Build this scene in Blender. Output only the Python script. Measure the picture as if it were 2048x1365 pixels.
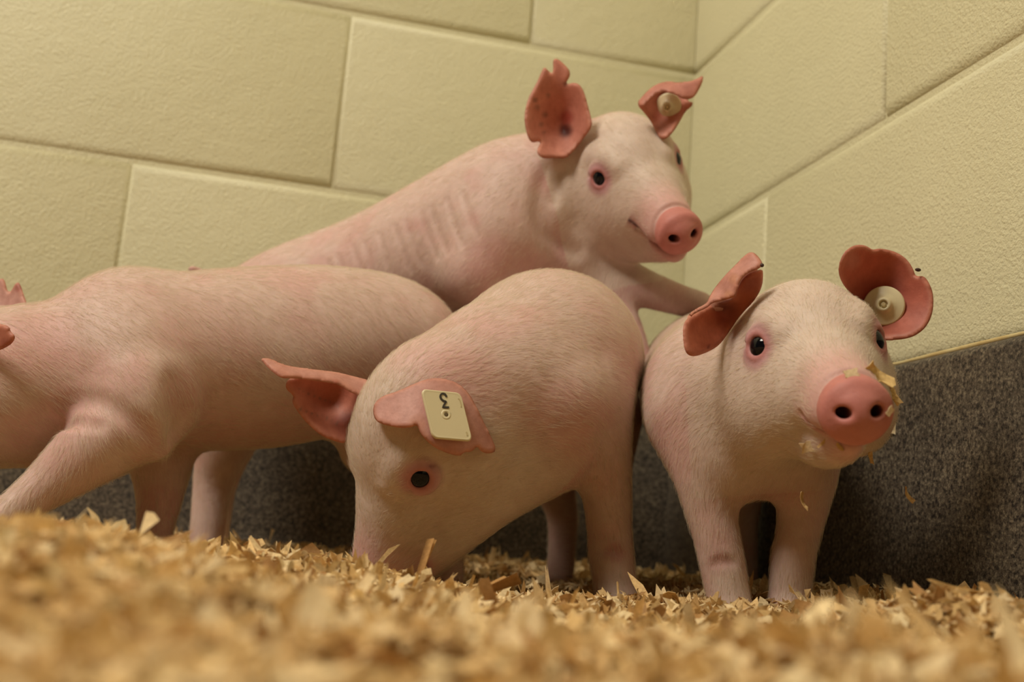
import bpy, bmesh, math, random
import numpy as np
import openvdb
from mathutils import Matrix, Vector, geometry

for o in list(bpy.data.objects):
    bpy.data.objects.remove(o, do_unlink=True)
SC = bpy.context.scene
COL = SC.collection
random.seed(7)
RNG = np.random.default_rng(7)

# ------------------------------------------------------------------ camera, light, exposure
FPX = 2241.0
CAM = np.array([-0.4723, -1.1637, 0.0489])
RIGHT = np.array([0.9667812, -0.24359973, 0.07741635])
FWD = np.array([0.22671478, 0.95710549, 0.18041479])
UP = np.array([-0.1180446, -0.15687019, 0.98053925])

cam_data = bpy.data.cameras.new('camera')
cam = bpy.data.objects.new('camera', cam_data)
COL.objects.link(cam)
M = Matrix(((RIGHT[0], UP[0], -FWD[0], CAM[0]), (RIGHT[1], UP[1], -FWD[1], CAM[1]),
            (RIGHT[2], UP[2], -FWD[2], CAM[2]), (0, 0, 0, 1)))
cam.matrix_world = M
cam_data.sensor_width = 22.3
cam_data.lens = 22.3 * FPX / 2048
cam_data.clip_start = 0.01
cam_data.dof.use_dof = True
cam_data.dof.focus_distance = 0.675
cam_data.dof.aperture_fstop = 4.2
cam_data.dof.aperture_blades = 7
SC.camera = cam

world = bpy.data.worlds.new('world')
SC.world = world
world.use_nodes = True
bgn = world.node_tree.nodes['Background']
bgn.inputs[0].default_value = (1.0, 0.86, 0.62, 1)
bgn.inputs[1].default_value = 0.015

def area(name, loc, target, size, energy, color):
    l = bpy.data.lights.new(name, 'AREA')
    l.shape = 'RECTANGLE'
    l.size, l.size_y = size
    l.energy = energy
    l.color = color
    o = bpy.data.objects.new(name, l)
    COL.objects.link(o)
    o.location = loc
    d = Vector(target) - Vector(loc)
    o.rotation_euler = d.to_track_quat('-Z', 'Y').to_euler()
    return o

area('ceiling_light_near', (-2.05, -1.45, 2.45), (-0.4, -0.5, 0.1), (0.9, 0.8), 82, (1.0, 0.93, 0.79))
area('overhead_fill_light', (-0.9, -0.9, 2.60), (-0.9, -0.9, 0), (1.25, 1.25), 8, (1.0, 0.93, 0.79))  # weak overhead fill, added to raise the general light level

SC.view_settings.view_transform = 'Standard'
SC.view_settings.look = 'None'
SC.view_settings.exposure = 0.0
SC.view_settings.gamma = 1.0
SC.view_settings.use_curve_mapping = False

# ------------------------------------------------------------------ helpers
def P(px, py, d):
    """the point seen at (px, py) of the 2048x1365 frame at depth d metres"""
    return CAM + d * (FWD + RIGHT * ((px - 1024) / FPX) + UP * ((682.5 - py) / FPX))

def V(r, f, u):
    """direction given along the camera's right, forward and up axes"""
    return RIGHT * r + FWD * f + UP * u

def link(name, data, parent=None, mat=None):
    o = bpy.data.objects.new(name, data)
    COL.objects.link(o)
    if parent is not None:
        o.parent = parent
        o.matrix_parent_inverse = parent.matrix_world.inverted()
    if mat is not None:
        data.materials.append(mat)
    return o

def empty(name, loc, label, cat, group=None):
    o = bpy.data.objects.new(name, None)
    COL.objects.link(o)
    o.matrix_world = Matrix.Translation(Vector(loc))
    o.empty_display_size = 0.03
    o['label'] = label
    o['category'] = cat
    if group:
        o['group'] = group
    return o

def np_mesh(name, verts, faces, cols=None, smooth=True, cname='tint'):
    """mesh from arrays; faces all of one size"""
    verts = np.asarray(verts, np.float32)
    faces = np.asarray(faces, np.int32)
    me = bpy.data.meshes.new(name)
    nf, k = faces.shape
    me.vertices.add(len(verts))
    me.vertices.foreach_set('co', verts.ravel())
    me.loops.add(nf * k)
    me.loops.foreach_set('vertex_index', faces.ravel())
    me.polygons.add(nf)
    me.polygons.foreach_set('loop_start', np.arange(0, nf * k, k, dtype=np.int32))
    me.polygons.foreach_set('use_smooth', np.full(nf, smooth))
    me.update(calc_edges=True)
    me.validate()
    if cols is not None:
        a = me.color_attributes.new(cname, 'FLOAT_COLOR', 'POINT')
        c = np.ones((len(verts), 4), np.float32)
        c[:, :3] = cols
        a.data.foreach_set('color', c.ravel())
    return me

def sstep(x, a, b):
    t = np.clip((x - a) / (b - a), 0, 1)
    return t * t * (3 - 2 * t)

def vnoise(p, scale, seed=0):
    """cheap smooth value noise on points, 0..1"""
    q = np.asarray(p) * scale + seed * 17.31
    i = np.floor(q).astype(np.int64)
    f = q - i
    f = f * f * (3 - 2 * f)
    def h(a, b, c):
        n = (a * 374761393 + b * 668265263 + c * 2147483647 + seed * 144269) & 0x7fffffff
        n = (n ^ (n >> 13)) * 1274126177 & 0x7fffffff
        return ((n ^ (n >> 16)) & 0xffff) / 65535.0
    r = 0
    for dx in (0, 1):
        for dy in (0, 1):
            for dz in (0, 1):
                w = (f[:, 0] if dx else 1 - f[:, 0]) * (f[:, 1] if dy else 1 - f[:, 1]) * (f[:, 2] if dz else 1 - f[:, 2])
                r = r + w * h(i[:, 0] + dx, i[:, 1] + dy, i[:, 2] + dz)
    return r

# ------------------------------------------------------------------ materials
def new_mat(name):
    m = bpy.data.materials.new(name)
    m.use_nodes = True
    nt = m.node_tree
    return m, nt, nt.nodes['Principled BSDF']

def N(nt, kind, **kw):
    n = nt.nodes.new(kind)
    for k, v in kw.items():
        setattr(n, k, v)
    return n

def ramp(nt, stops):
    r = N(nt, 'ShaderNodeValToRGB')
    e = r.color_ramp.elements
    while len(e) > 1:
        e.remove(e[-1])
    e[0].position, e[0].color = stops[0][0], (*stops[0][1], 1)
    for p, c in stops[1:]:
        x = e.new(p)
        x.color = (*c, 1)
    return r

def noise(nt, vec, scale, detail=3, rough=0.5):
    n = N(nt, 'ShaderNodeTexNoise')
    n.inputs['Scale'].default_value = scale
    n.inputs['Detail'].default_value = detail
    n.inputs['Roughness'].default_value = rough
    nt.links.new(vec, n.inputs['Vector'])
    return n

def bump(nt, height, strength, dist, normal=None):
    b = N(nt, 'ShaderNodeBump')
    b.inputs['Strength'].default_value = strength
    b.inputs['Distance'].default_value = dist
    nt.links.new(height, b.inputs['Height'])
    if normal is not None:
        nt.links.new(normal, b.inputs['Normal'])
    return b

def mat_wall():
    m, nt, b = new_mat('cream_block_paint')
    g = N(nt, 'ShaderNodeNewGeometry')
    n1 = noise(nt, g.outputs['Position'], 7, 4)
    r = ramp(nt, [(0.3, (0.625, 0.58, 0.375)), (0.7, (0.655, 0.61, 0.40))])
    nt.links.new(n1.outputs['Fac'], r.inputs['Fac'])
    nt.links.new(r.outputs['Color'], b.inputs['Base Color'])
    b.inputs['Roughness'].default_value = 0.5
    n2 = noise(nt, g.outputs['Position'], 330, 3, 0.6)
    n3 = noise(nt, g.outputs['Position'], 55, 2)
    v = N(nt, 'ShaderNodeTexVoronoi')
    v.inputs['Scale'].default_value = 120
    nt.links.new(g.outputs['Position'], v.inputs['Vector'])
    rv = ramp(nt, [(0.0, (0, 0, 0)), (0.12, (1, 1, 1))])
    nt.links.new(v.outputs['Distance'], rv.inputs['Fac'])
    b1 = bump(nt, n2.outputs['Fac'], 0.75, 0.0018)
    b2 = bump(nt, n3.outputs['Fac'], 0.22, 0.003, b1.outputs['Normal'])
    b3 = bump(nt, rv.outputs['Color'], 0.10, 0.001, b2.outputs['Normal'])
    nt.links.new(b3.outputs['Normal'], b.inputs['Normal'])
    return m

def mat_speckle():
    m, nt, b = new_mat('grey_speckled_epoxy')
    g = N(nt, 'ShaderNodeNewGeometry')
    n1 = noise(nt, g.outputs['Position'], 420, 2, 0.7)
    r = ramp(nt, [(0.36, (0.014, 0.010, 0.008)), (0.46, (0.068, 0.051, 0.036)), (0.56, (0.105, 0.082, 0.058)), (0.68, (0.21, 0.17, 0.12))])
    nt.links.new(n1.outputs['Fac'], r.inputs['Fac'])
    n2 = noise(nt, g.outputs['Position'], 9, 3)
    r2 = ramp(nt, [(0.3, (0.8, 0.8, 0.8)), (0.7, (1.1, 1.08, 1.0))])
    nt.links.new(n2.outputs['Fac'], r2.inputs['Fac'])
    mx = N(nt, 'ShaderNodeMix', data_type='RGBA', blend_type='MULTIPLY')
    mx.inputs[0].default_value = 1
    nt.links.new(r.outputs['Color'], mx.inputs[6])
    nt.links.new(r2.outputs['Color'], mx.inputs[7])
    nt.links.new(mx.outputs[2], b.inputs['Base Color'])
    b.inputs['Roughness'].default_value = 0.6
    bb = bump(nt, n1.outputs['Fac'], 0.3, 0.0008)
    nt.links.new(bb.outputs['Normal'], b.inputs['Normal'])
    return m

def mat_plain(name, col, rough=0.5, spec=0.5):
    m, nt, b = new_mat(name)
    b.inputs['Base Color'].default_value = (*col, 1)
    b.inputs['Roughness'].default_value = rough
    b.inputs['Specular IOR Level'].default_value = spec
    return m

def mat_sealant():
    m, nt, b = new_mat('amber_sealant')
    g = N(nt, 'ShaderNodeNewGeometry')
    n = noise(nt, g.outputs['Position'], 60, 3)
    r = ramp(nt, [(0.35, (0.50, 0.36, 0.15)), (0.65, (0.62, 0.52, 0.27))])
    nt.links.new(n.outputs['Fac'], r.inputs['Fac'])
    nt.links.new(r.outputs['Color'], b.inputs['Base Color'])
    b.inputs['Roughness'].default_value = 0.4
    return m

def mat_skin(name, sss=0.2, streak=True):
    m, nt, b = new_mat(name)
    a = N(nt, 'ShaderNodeVertexColor', layer_name='tint')
    g = N(nt, 'ShaderNodeNewGeometry')
    n = noise(nt, g.outputs['Position'], 90, 4, 0.65)
    r = ramp(nt, [(0.3, (0.92, 0.87, 0.85)), (0.7, (1.04, 1.04, 1.04))])
    nt.links.new(n.outputs['Fac'], r.inputs['Fac'])
    mx = N(nt, 'ShaderNodeMix', data_type='RGBA', blend_type='MULTIPLY')
    mx.inputs[0].default_value = 1
    nt.links.new(a.outputs['Color'], mx.inputs[6])
    nt.links.new(r.outputs['Color'], mx.inputs[7])
    nt.links.new(mx.outputs[2], b.inputs['Base Color'])
    b.inputs['Roughness'].default_value = 0.55
    b.inputs['Specular IOR Level'].default_value = 0.3
    b.inputs['Subsurface Weight'].default_value = sss
    b.inputs['Subsurface Radius'].default_value = (1.0, 0.35, 0.2)
    b.inputs['Subsurface Scale'].default_value = 0.004
    n2 = noise(nt, g.outputs['Position'], 420, 3, 0.6)
    b1 = bump(nt, n2.outputs['Fac'], 0.25, 0.0008)
    nt.links.new(b1.outputs['Normal'], b.inputs['Normal'])
    return m

def mat_ear():
    m, nt, b = new_mat('ear_skin')
    a = N(nt, 'ShaderNodeVertexColor', layer_name='tint')
    g = N(nt, 'ShaderNodeNewGeometry')
    n = noise(nt, g.outputs['Position'], 130, 4, 0.65)
    r = ramp(nt, [(0.3, (0.80, 0.74, 0.72)), (0.7, (1.1, 1.1, 1.1))])
    nt.links.new(n.outputs['Fac'], r.inputs['Fac'])
    mx = N(nt, 'ShaderNodeMix', data_type='RGBA', blend_type='MULTIPLY')
    mx.inputs[0].default_value = 1
    nt.links.new(a.outputs['Color'], mx.inputs[6])
    nt.links.new(r.outputs['Color'], mx.inputs[7])
    nt.links.new(mx.outputs[2], b.inputs['Base Color'])
    b.inputs['Roughness'].default_value = 0.5
    b.inputs['Specular IOR Level'].default_value = 0.3
    # thin skin lets some light through from behind
    tr = N(nt, 'ShaderNodeBsdfTranslucent')
    tr.inputs['Color'].default_value = (0.85, 0.28, 0.16, 1)
    ms = N(nt, 'ShaderNodeMixShader')
    ms.inputs[0].default_value = 0.22
    nt.links.new(b.outputs[0], ms.inputs[1])
    nt.links.new(tr.outputs[0], ms.inputs[2])
    nt.links.new(ms.outputs[0], nt.nodes['Material Output'].inputs['Surface'])
    n2 = noise(nt, g.outputs['Position'], 300, 3, 0.6)
    b1 = bump(nt, n2.outputs['Fac'], 0.3, 0.0008)
    nt.links.new(b1.outputs['Normal'], b.inputs['Normal'])
    return m

def mat_hair():
    m, nt, b = new_mat('pale_bristle')
    b.inputs['Base Color'].default_value = (0.76, 0.66, 0.52, 1)
    b.inputs['Roughness'].default_value = 0.5
    b.inputs['Specular IOR Level'].default_value = 0.35
    tr = N(nt, 'ShaderNodeBsdfTranslucent')
    tr.inputs['Color'].default_value = (0.76, 0.66, 0.52, 1)
    ms = N(nt, 'ShaderNodeMixShader')
    ms.inputs[0].default_value = 0.35
    nt.links.new(b.outputs[0], ms.inputs[1])
    nt.links.new(tr.outputs[0], ms.inputs[2])
    nt.links.new(ms.outputs[0], nt.nodes['Material Output'].inputs['Surface'])
    return m

def mat_wood():
    m, nt, b = new_mat('pine_shaving')
    a = N(nt, 'ShaderNodeVertexColor', layer_name='tint')
    g = N(nt, 'ShaderNodeNewGeometry')
    n = noise(nt, g.outputs['Position'], 500, 2, 0.6)
    r = ramp(nt, [(0.3, (0.82, 0.78, 0.72)), (0.7, (1.08, 1.08, 1.08))])
    nt.links.new(n.outputs['Fac'], r.inputs['Fac'])
    mx = N(nt, 'ShaderNodeMix', data_type='RGBA', blend_type='MULTIPLY')
    mx.inputs[0].default_value = 1
    nt.links.new(a.outputs['Color'], mx.inputs[6])
    nt.links.new(r.outputs['Color'], mx.inputs[7])
    nt.links.new(mx.outputs[2], b.inputs['Base Color'])
    b.inputs['Roughness'].default_value = 0.65
    b.inputs['Specular IOR Level'].default_value = 0.25
    tr = N(nt, 'ShaderNodeBsdfTranslucent')
    nt.links.new(mx.outputs[2], tr.inputs['Color'])
    ms = N(nt, 'ShaderNodeMixShader')
    ms.inputs[0].default_value = 0.25
    nt.links.new(b.outputs[0], ms.inputs[1])
    nt.links.new(tr.outputs[0], ms.inputs[2])
    nt.links.new(ms.outputs[0], nt.nodes['Material Output'].inputs['Surface'])
    return m

M_WALL, M_BASE, M_SEAL = mat_wall(), mat_speckle(), mat_sealant()
M_MORTAR = M_WALL
M_SKIN, M_EAR, M_HAIR, M_WOOD = mat_skin('piglet_skin'), mat_ear(), mat_hair(), mat_wood()
M_EYE = mat_plain('dark_eye', (0.004, 0.004, 0.006), 0.04, 0.28)
M_SCLERA = mat_plain('eye_white', (0.55, 0.48, 0.44), 0.2)
M_TAG = mat_plain('ivory_tag_plastic', (0.66, 0.57, 0.36), 0.38, 0.5)
M_INK = mat_plain('dark_tag_ink', (0.035, 0.025, 0.02), 0.6)
M_MARK = mat_plain('faint_tag_relief', (0.52, 0.42, 0.22), 0.5)
M_HOOF = mat_plain('hoof', (0.25, 0.17, 0.12), 0.5)
M_CEIL = mat_plain('ceiling_paint', (0.7, 0.66, 0.55), 0.8)
M_SCAB = mat_plain('dark_scab', (0.05, 0.018, 0.012), 0.6)

# ------------------------------------------------------------------ the room
H = 0.2032            # course height
L = 0.4064            # block length
MORTAR = 0.0032       # depth of the painted joints

def structure(o):
    o['kind'] = 'structure'
    return o

def box_mesh(name, lo, hi):
    bm = bmesh.new()
    bmesh.ops.create_cube(bm, size=1)
    for v in bm.verts:
        v.co = Vector([lo[i] + (v.co[i] + 0.5) * (hi[i] - lo[i]) for i in range(3)])
    me = bpy.data.meshes.new(name)
    bm.to_mesh(me)
    bm.free()
    return me

def block_mesh(length, jh=0.0120, jv=0.0042, depth=0.06):
    """concrete block: front face on y=0 looking to -y, tooled edges rounded back into the joint"""
    bm = bmesh.new()
    # profile of inset rings from the joint up to the face: (inset_h, inset_v, y)
    rings = [(0.0, 0.0, depth), (0.0, 0.0, MORTAR + 0.004), (jh * .30, jv * .35, MORTAR * .78), (jh * .55, jv * .6, MORTAR * .35),
             (jh * .8, jv * .8, MORTAR * .08), (jh, jv, 0.0)]
    x0, x1, z0, z1 = 0, length, 0, H
    prev = None
    loops = []
    for a, b_, y in rings:
        vs = [bm.verts.new((x0 + b_, y, z0 + a)), bm.verts.new((x1 - b_, y, z0 + a)),
              bm.verts.new((x1 - b_, y, z1 - a)), bm.verts.new((x0 + b_, y, z1 - a))]
        loops.append(vs)
    for a, b_ in zip(loops, loops[1:]):
        for i in range(4):
            bm.faces.new((a[i], a[(i + 1) % 4], b_[(i + 1) % 4], b_[i]))
    bm.faces.new(loops[-1])
    bm.faces.new(list(reversed(loops[0])))
    for f in bm.faces:
        f.smooth = True
    bmesh.ops.recalc_face_normals(bm, faces=bm.faces)
    me = bpy.data.meshes.new('block')
    bm.to_mesh(me)
    bm.free()
    me.materials.append(M_WALL)
    return me

FULL, HALF = block_mesh(L), block_mesh(H)
X_LEFT, Y_NEAR, CEIL = -2.03, -2.03, 2.64

floor = structure(link('floor', box_mesh('floor', (-3.6, -3.6, -0.05), (0, 0, 0.0)), None, M_BASE))
wall_back = structure(link('wall_back', box_mesh('wall_back', (-3.6, 0, 0), (0.2, 0.2, CEIL)), None, M_MORTAR))
wall_right = structure(link('wall_right', box_mesh('wall_right', (0, -3.6, 0), (0.2, 0.0, CEIL)), None, M_MORTAR))
structure(link('ceiling', box_mesh('ceiling', (-3.6, -3.6, CEIL), (0.2, 0.2, CEIL + 0.05)), None, M_CEIL))
COURSES = range(1, 7)
for c in COURSES:
    odd = c % 2                       # course 2 carries full blocks from the corner
    # wall_back blocks, faces to -y, running to the left of the corner
    x = 0.0
    first = True
    while x > X_LEFT + 0.01:
        me = HALF if (first and odd) else FULL
        w = H if me is HALF else L
        o = link('block', me, wall_back)
        o.location = (x - w, -MORTAR, c * H)
        x -= w
        first = False
    y = 0.0
    first = True
    while y > Y_NEAR + 0.01:
        me = HALF if (first and odd) else FULL
        w = H if me is HALF else L
        o = link('block', me, wall_right)
        o.rotation_euler = (0, 0, -math.pi / 2)
        o.location = (-MORTAR, y, c * H)
        y -= w
        first = False

# grey cove base with a rounded top edge, one run per wall
def base_run(name, a, b, nrm, t=0.010, top=H):
    a, b, n = Vector(a), Vector(b), Vector(nrm)
    prof = [(0, top + .0015)]
    for k in range(7):
        an = math.pi / 2 * k / 6
        prof.append((t - 0.008 + 0.008 * math.sin(an), top - 0.008 + 0.008 * math.cos(an)))
    for k in range(9):
        an = math.pi / 2 * k / 8
        prof.append((t + 0.045 * (1 - math.cos(an)), 0.046 - 0.045 * math.sin(an)))
    prof.append((t + 0.045, 0.0002))
    bm = bmesh.new()
    rows = []
    for i in range(13):
        c = a.lerp(b, i / 12)
        rows.append([bm.verts.new(c + n * p + Vector((0, 0, q))) for p, q in prof])
    for r0, r1 in zip(rows, rows[1:]):
        for j in range(len(prof) - 1):
            bm.faces.new((r0[j], r0[j + 1], r1[j + 1], r1[j])).smooth = True
    bmesh.ops.recalc_face_normals(bm, faces=bm.faces)
    me = bpy.data.meshes.new(name)
    bm.to_mesh(me)
    bm.free()
    return structure(link(name, me, None, M_BASE))

base_run('baseboard_back', (-2.6, -MORTAR, 0), (0, -MORTAR, 0), (0, -1, 0))
base_run('baseboard_right', (-MORTAR, -2.6, 0), (-MORTAR, 0, 0), (-1, 0, 0))

def bead(name, a, b, r, seed):
    rng = random.Random(seed)
    a, b = Vector(a), Vector(b)
    n = 160
    bm = bmesh.new()
    rows = []
    ax = (b - a).normalized()
    u = Vector((0, 0, 1))
    w = ax.cross(u)
    for i in range(n + 1):
        c = a.lerp(b, i / n)
        rr = r * (0.75 + 0.6 * rng.random())
        rows.append([bm.verts.new(c + (u * math.cos(t) * 1.2 + w * math.sin(t)) * rr) for t in [k * math.tau / 8 for k in range(8)]])
    for r0, r1 in zip(rows, rows[1:]):
        for j in range(8):
            bm.faces.new((r0[j], r0[(j + 1) % 8], r1[(j + 1) % 8], r1[j])).smooth = True
    bmesh.ops.recalc_face_normals(bm, faces=bm.faces)
    me = bpy.data.meshes.new(name)
    bm.to_mesh(me)
    bm.free()
    return structure(link(name, me, None, M_SEAL))

bead('trim_1', (-2.6, -0.0062, H + 0.0012), (-0.004, -0.0062, H + 0.0010), 0.0012, 1)
bead('trim_2', (-0.0062, -2.6, H + 0.0012), (-0.0062, -0.004, H + 0.0010), 0.0012, 2)

# ------------------------------------------------------------------ sculpting with distance fields
class Sculpt:
    def __init__(self):
        self.ops = []
    def chain(self, pts, rad, k, sub=False, n=9):
        """smooth tapering tube through points"""
        pts = [np.asarray(p, float) for p in pts]
        P_, R_ = [], []
        m = len(pts)
        for i in range(m - 1):
            p0, p1, p2, p3 = pts[max(i - 1, 0)], pts[i], pts[i + 1], pts[min(i + 2, m - 1)]
            r0, r1, r2, r3 = rad[max(i - 1, 0)], rad[i], rad[i + 1], rad[min(i + 2, m - 1)]
            steps = n if m > 2 else 1
            for s in range(steps):
                t = s / steps
                f = lambda a, b, c, d: 0.5 * (2 * b + (c - a) * t + (2 * a - 5 * b + 4 * c - d) * t * t + (3 * b - a - 3 * c + d) * t ** 3)
                P_.append(f(p0, p1, p2, p3))
                R_.append(f(r0, r1, r2, r3))
        P_.append(pts[-1])
        R_.append(rad[-1])
        self.ops.append(('chain', np.array(P_), np.array(R_), k, sub))
    def ell(self, c, R, radii, k, sub=False):
        """ellipsoid, axes = columns of R"""
        self.ops.append(('ell', np.asarray(c, float), (np.asarray(R, float), np.asarray(radii, float)), k, sub))
    def disc(self, c, axis, rad, half, rr, k, up=None, squash=1.0):
        self.ops.append(('disc', np.asarray(c, float), (np.asarray(axis, float), rad, half, rr, up, squash), k, False))
    def prim(self, op, p):
        kind, a, b = op[0], op[1], op[2]
        if kind == 'chain':
            d = None
            for i in range(len(a) - 1):
                ba = a[i + 1] - a[i]
                l = math.sqrt(ba @ ba) + 1e-9
                u = ba / l
                pa = p - a[i]
                y = pa @ u
                h = np.sqrt(np.maximum((pa * pa).sum(1) - y * y, 0))
                kk = max(-.95, min(.95, (b[i] - b[i + 1]) / l))
                s = np.clip(y - h * (kk / math.sqrt(1 - kk * kk)), 0, l)
                e = np.sqrt((y - s) ** 2 + h * h) - (b[i] - kk * s)
                d = e if d is None else np.minimum(d, e)
            return d
        if kind == 'ell':
            R, r = b
            q = (p - a) @ R
            k0 = np.sqrt(((q / r) ** 2).sum(1))
            k1 = np.sqrt(((q / (r * r)) ** 2).sum(1)) + 1e-9
            return k0 * (k0 - 1) / k1
        if kind == 'disc':
            ax, rad, half, rr, up, squash = b
            q = p - a
            h = q @ ax
            q = q - h[:, None] * ax
            if up is not None:
                z = q @ up
                q = q + (z * (1 / squash - 1))[:, None] * up
            rho = np.sqrt((q * q).sum(1))
            x = np.maximum(rho - rad + rr, 0)
            y = np.maximum(np.abs(h) - half + rr, 0)
            return np.sqrt(x * x + y * y) - rr + np.minimum(np.maximum(rho - rad + rr, np.abs(h) - half + rr), 0)
    def bounds(self, op):
        kind, a, b = op[0], op[1], op[2]
        if kind == 'chain':
            return (a - b[:, None]).min(0), (a + b[:, None]).max(0)
        r = b[1].max() if kind == 'ell' else b[1] + b[2]
        return a - r, a + r
    def eval(self, p):
        d = np.full(len(p), 1.0)
        for op in self.ops:
            k, sub = op[3], op[4]
            lo, hi = self.bounds(op)
            m = k + 0.012
            sel = np.nonzero(((p > lo - m) & (p < hi + m)).all(1))[0]
            if not sub and len(sel) < len(p):
                pass
            if len(sel) == 0:
                continue
            e = self.prim(op, p[sel])
            dd = d[sel]
            if sub:
                e = -e
                h = np.maximum(k - np.abs(dd - e), 0) / k
                d[sel] = np.maximum(dd, e) + h * h * k * 0.25
            else:
                h = np.maximum(k - np.abs(dd - e), 0) / k
                d[sel] = np.minimum(dd, e) - h * h * k * 0.25
        return d
    def hit(self, px, py, d0=0.5, d1=1.2):
        """first surface point under a pixel"""
        d = d0
        for _ in range(80):
            p = P(px, py, d)
            e = self.eval(p[None])[0]
            if e < 0.0004 or d > d1:
                break
            d += min(max(e, 0.0004), 0.01) * 0.9
        return p
    def crease(self, rows, r, out, k):
        """shallow groove pressed into the surface along pixels"""
        pts = [self.hit(x, y) - FWD * out for x, y in rows]
        m = len(pts)
        self.chain(pts, [r * (0.5 + 0.5 * math.sin(math.pi * (i + .5) / m)) for i in range(m)], k, sub=True, n=4)
    def mesh(self, vox):
        lo = np.min([self.bounds(o)[0] for o in self.ops if not o[4]], 0) - 0.012
        hi = np.max([self.bounds(o)[1] for o in self.ops if not o[4]], 0) + 0.012
        B = 4
        nb = np.ceil((hi - lo) / (vox * B)).astype(int)
        gi = np.stack(np.meshgrid(*[np.arange(n) for n in nb], indexing='ij'), -1).reshape(-1, 3)
        cc = lo + (gi + 0.5) * vox * B - 0.5 * vox
        d = self.eval(cc)
        near = np.abs(d) < vox * B * 0.95 + 2 * vox
        bg = 3 * vox
        dense = np.where(d < 0, -bg, bg).astype(np.float32).reshape(nb)
        dense = np.repeat(np.repeat(np.repeat(dense, B, 0), B, 1), B, 2)
        off = np.stack(np.meshgrid(*[np.arange(B)] * 3, indexing='ij'), -1).reshape(-1, 3)
        gn = gi[near]
        for s in range(0, len(gn), 3000):
            ids = (gn[s:s + 3000, None, :] * B + off[None]).reshape(-1, 3)
            v = self.eval(lo + ids * vox)
            dense[ids[:, 0], ids[:, 1], ids[:, 2]] = np.clip(v, -bg, bg)
        g = openvdb.FloatGrid(bg)
        g.copyFromArray(dense, tolerance=0)
        pts, quads = g.convertToQuads(isovalue=0.0)
        pts = pts.astype(np.float64) * vox + lo
        # pull the vertices onto the exact surface
        for it in range(2):
            e = 0.4 * vox
            f0 = self.eval(pts)
            gr = np.stack([(self.eval(pts + np.eye(3)[i] * e) - f0) / e for i in range(3)], 1)
            gl = np.maximum((gr * gr).sum(1), 0.2)
            pts = pts - gr * (f0 / gl)[:, None] * 0.9
        nrm = gr / np.sqrt((gr * gr).sum(1))[:, None]
        q = quads.astype(np.int64)
        # make the winding face outwards
        a, b_, c = pts[q[:, 0]], pts[q[:, 1]], pts[q[:, 2]]
        s = (np.cross(b_ - a, c - a) * nrm[q[:, 0]]).sum(1)
        if s.mean() < 0:
            q = q[:, ::-1]
        return pts, q, nrm

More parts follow.
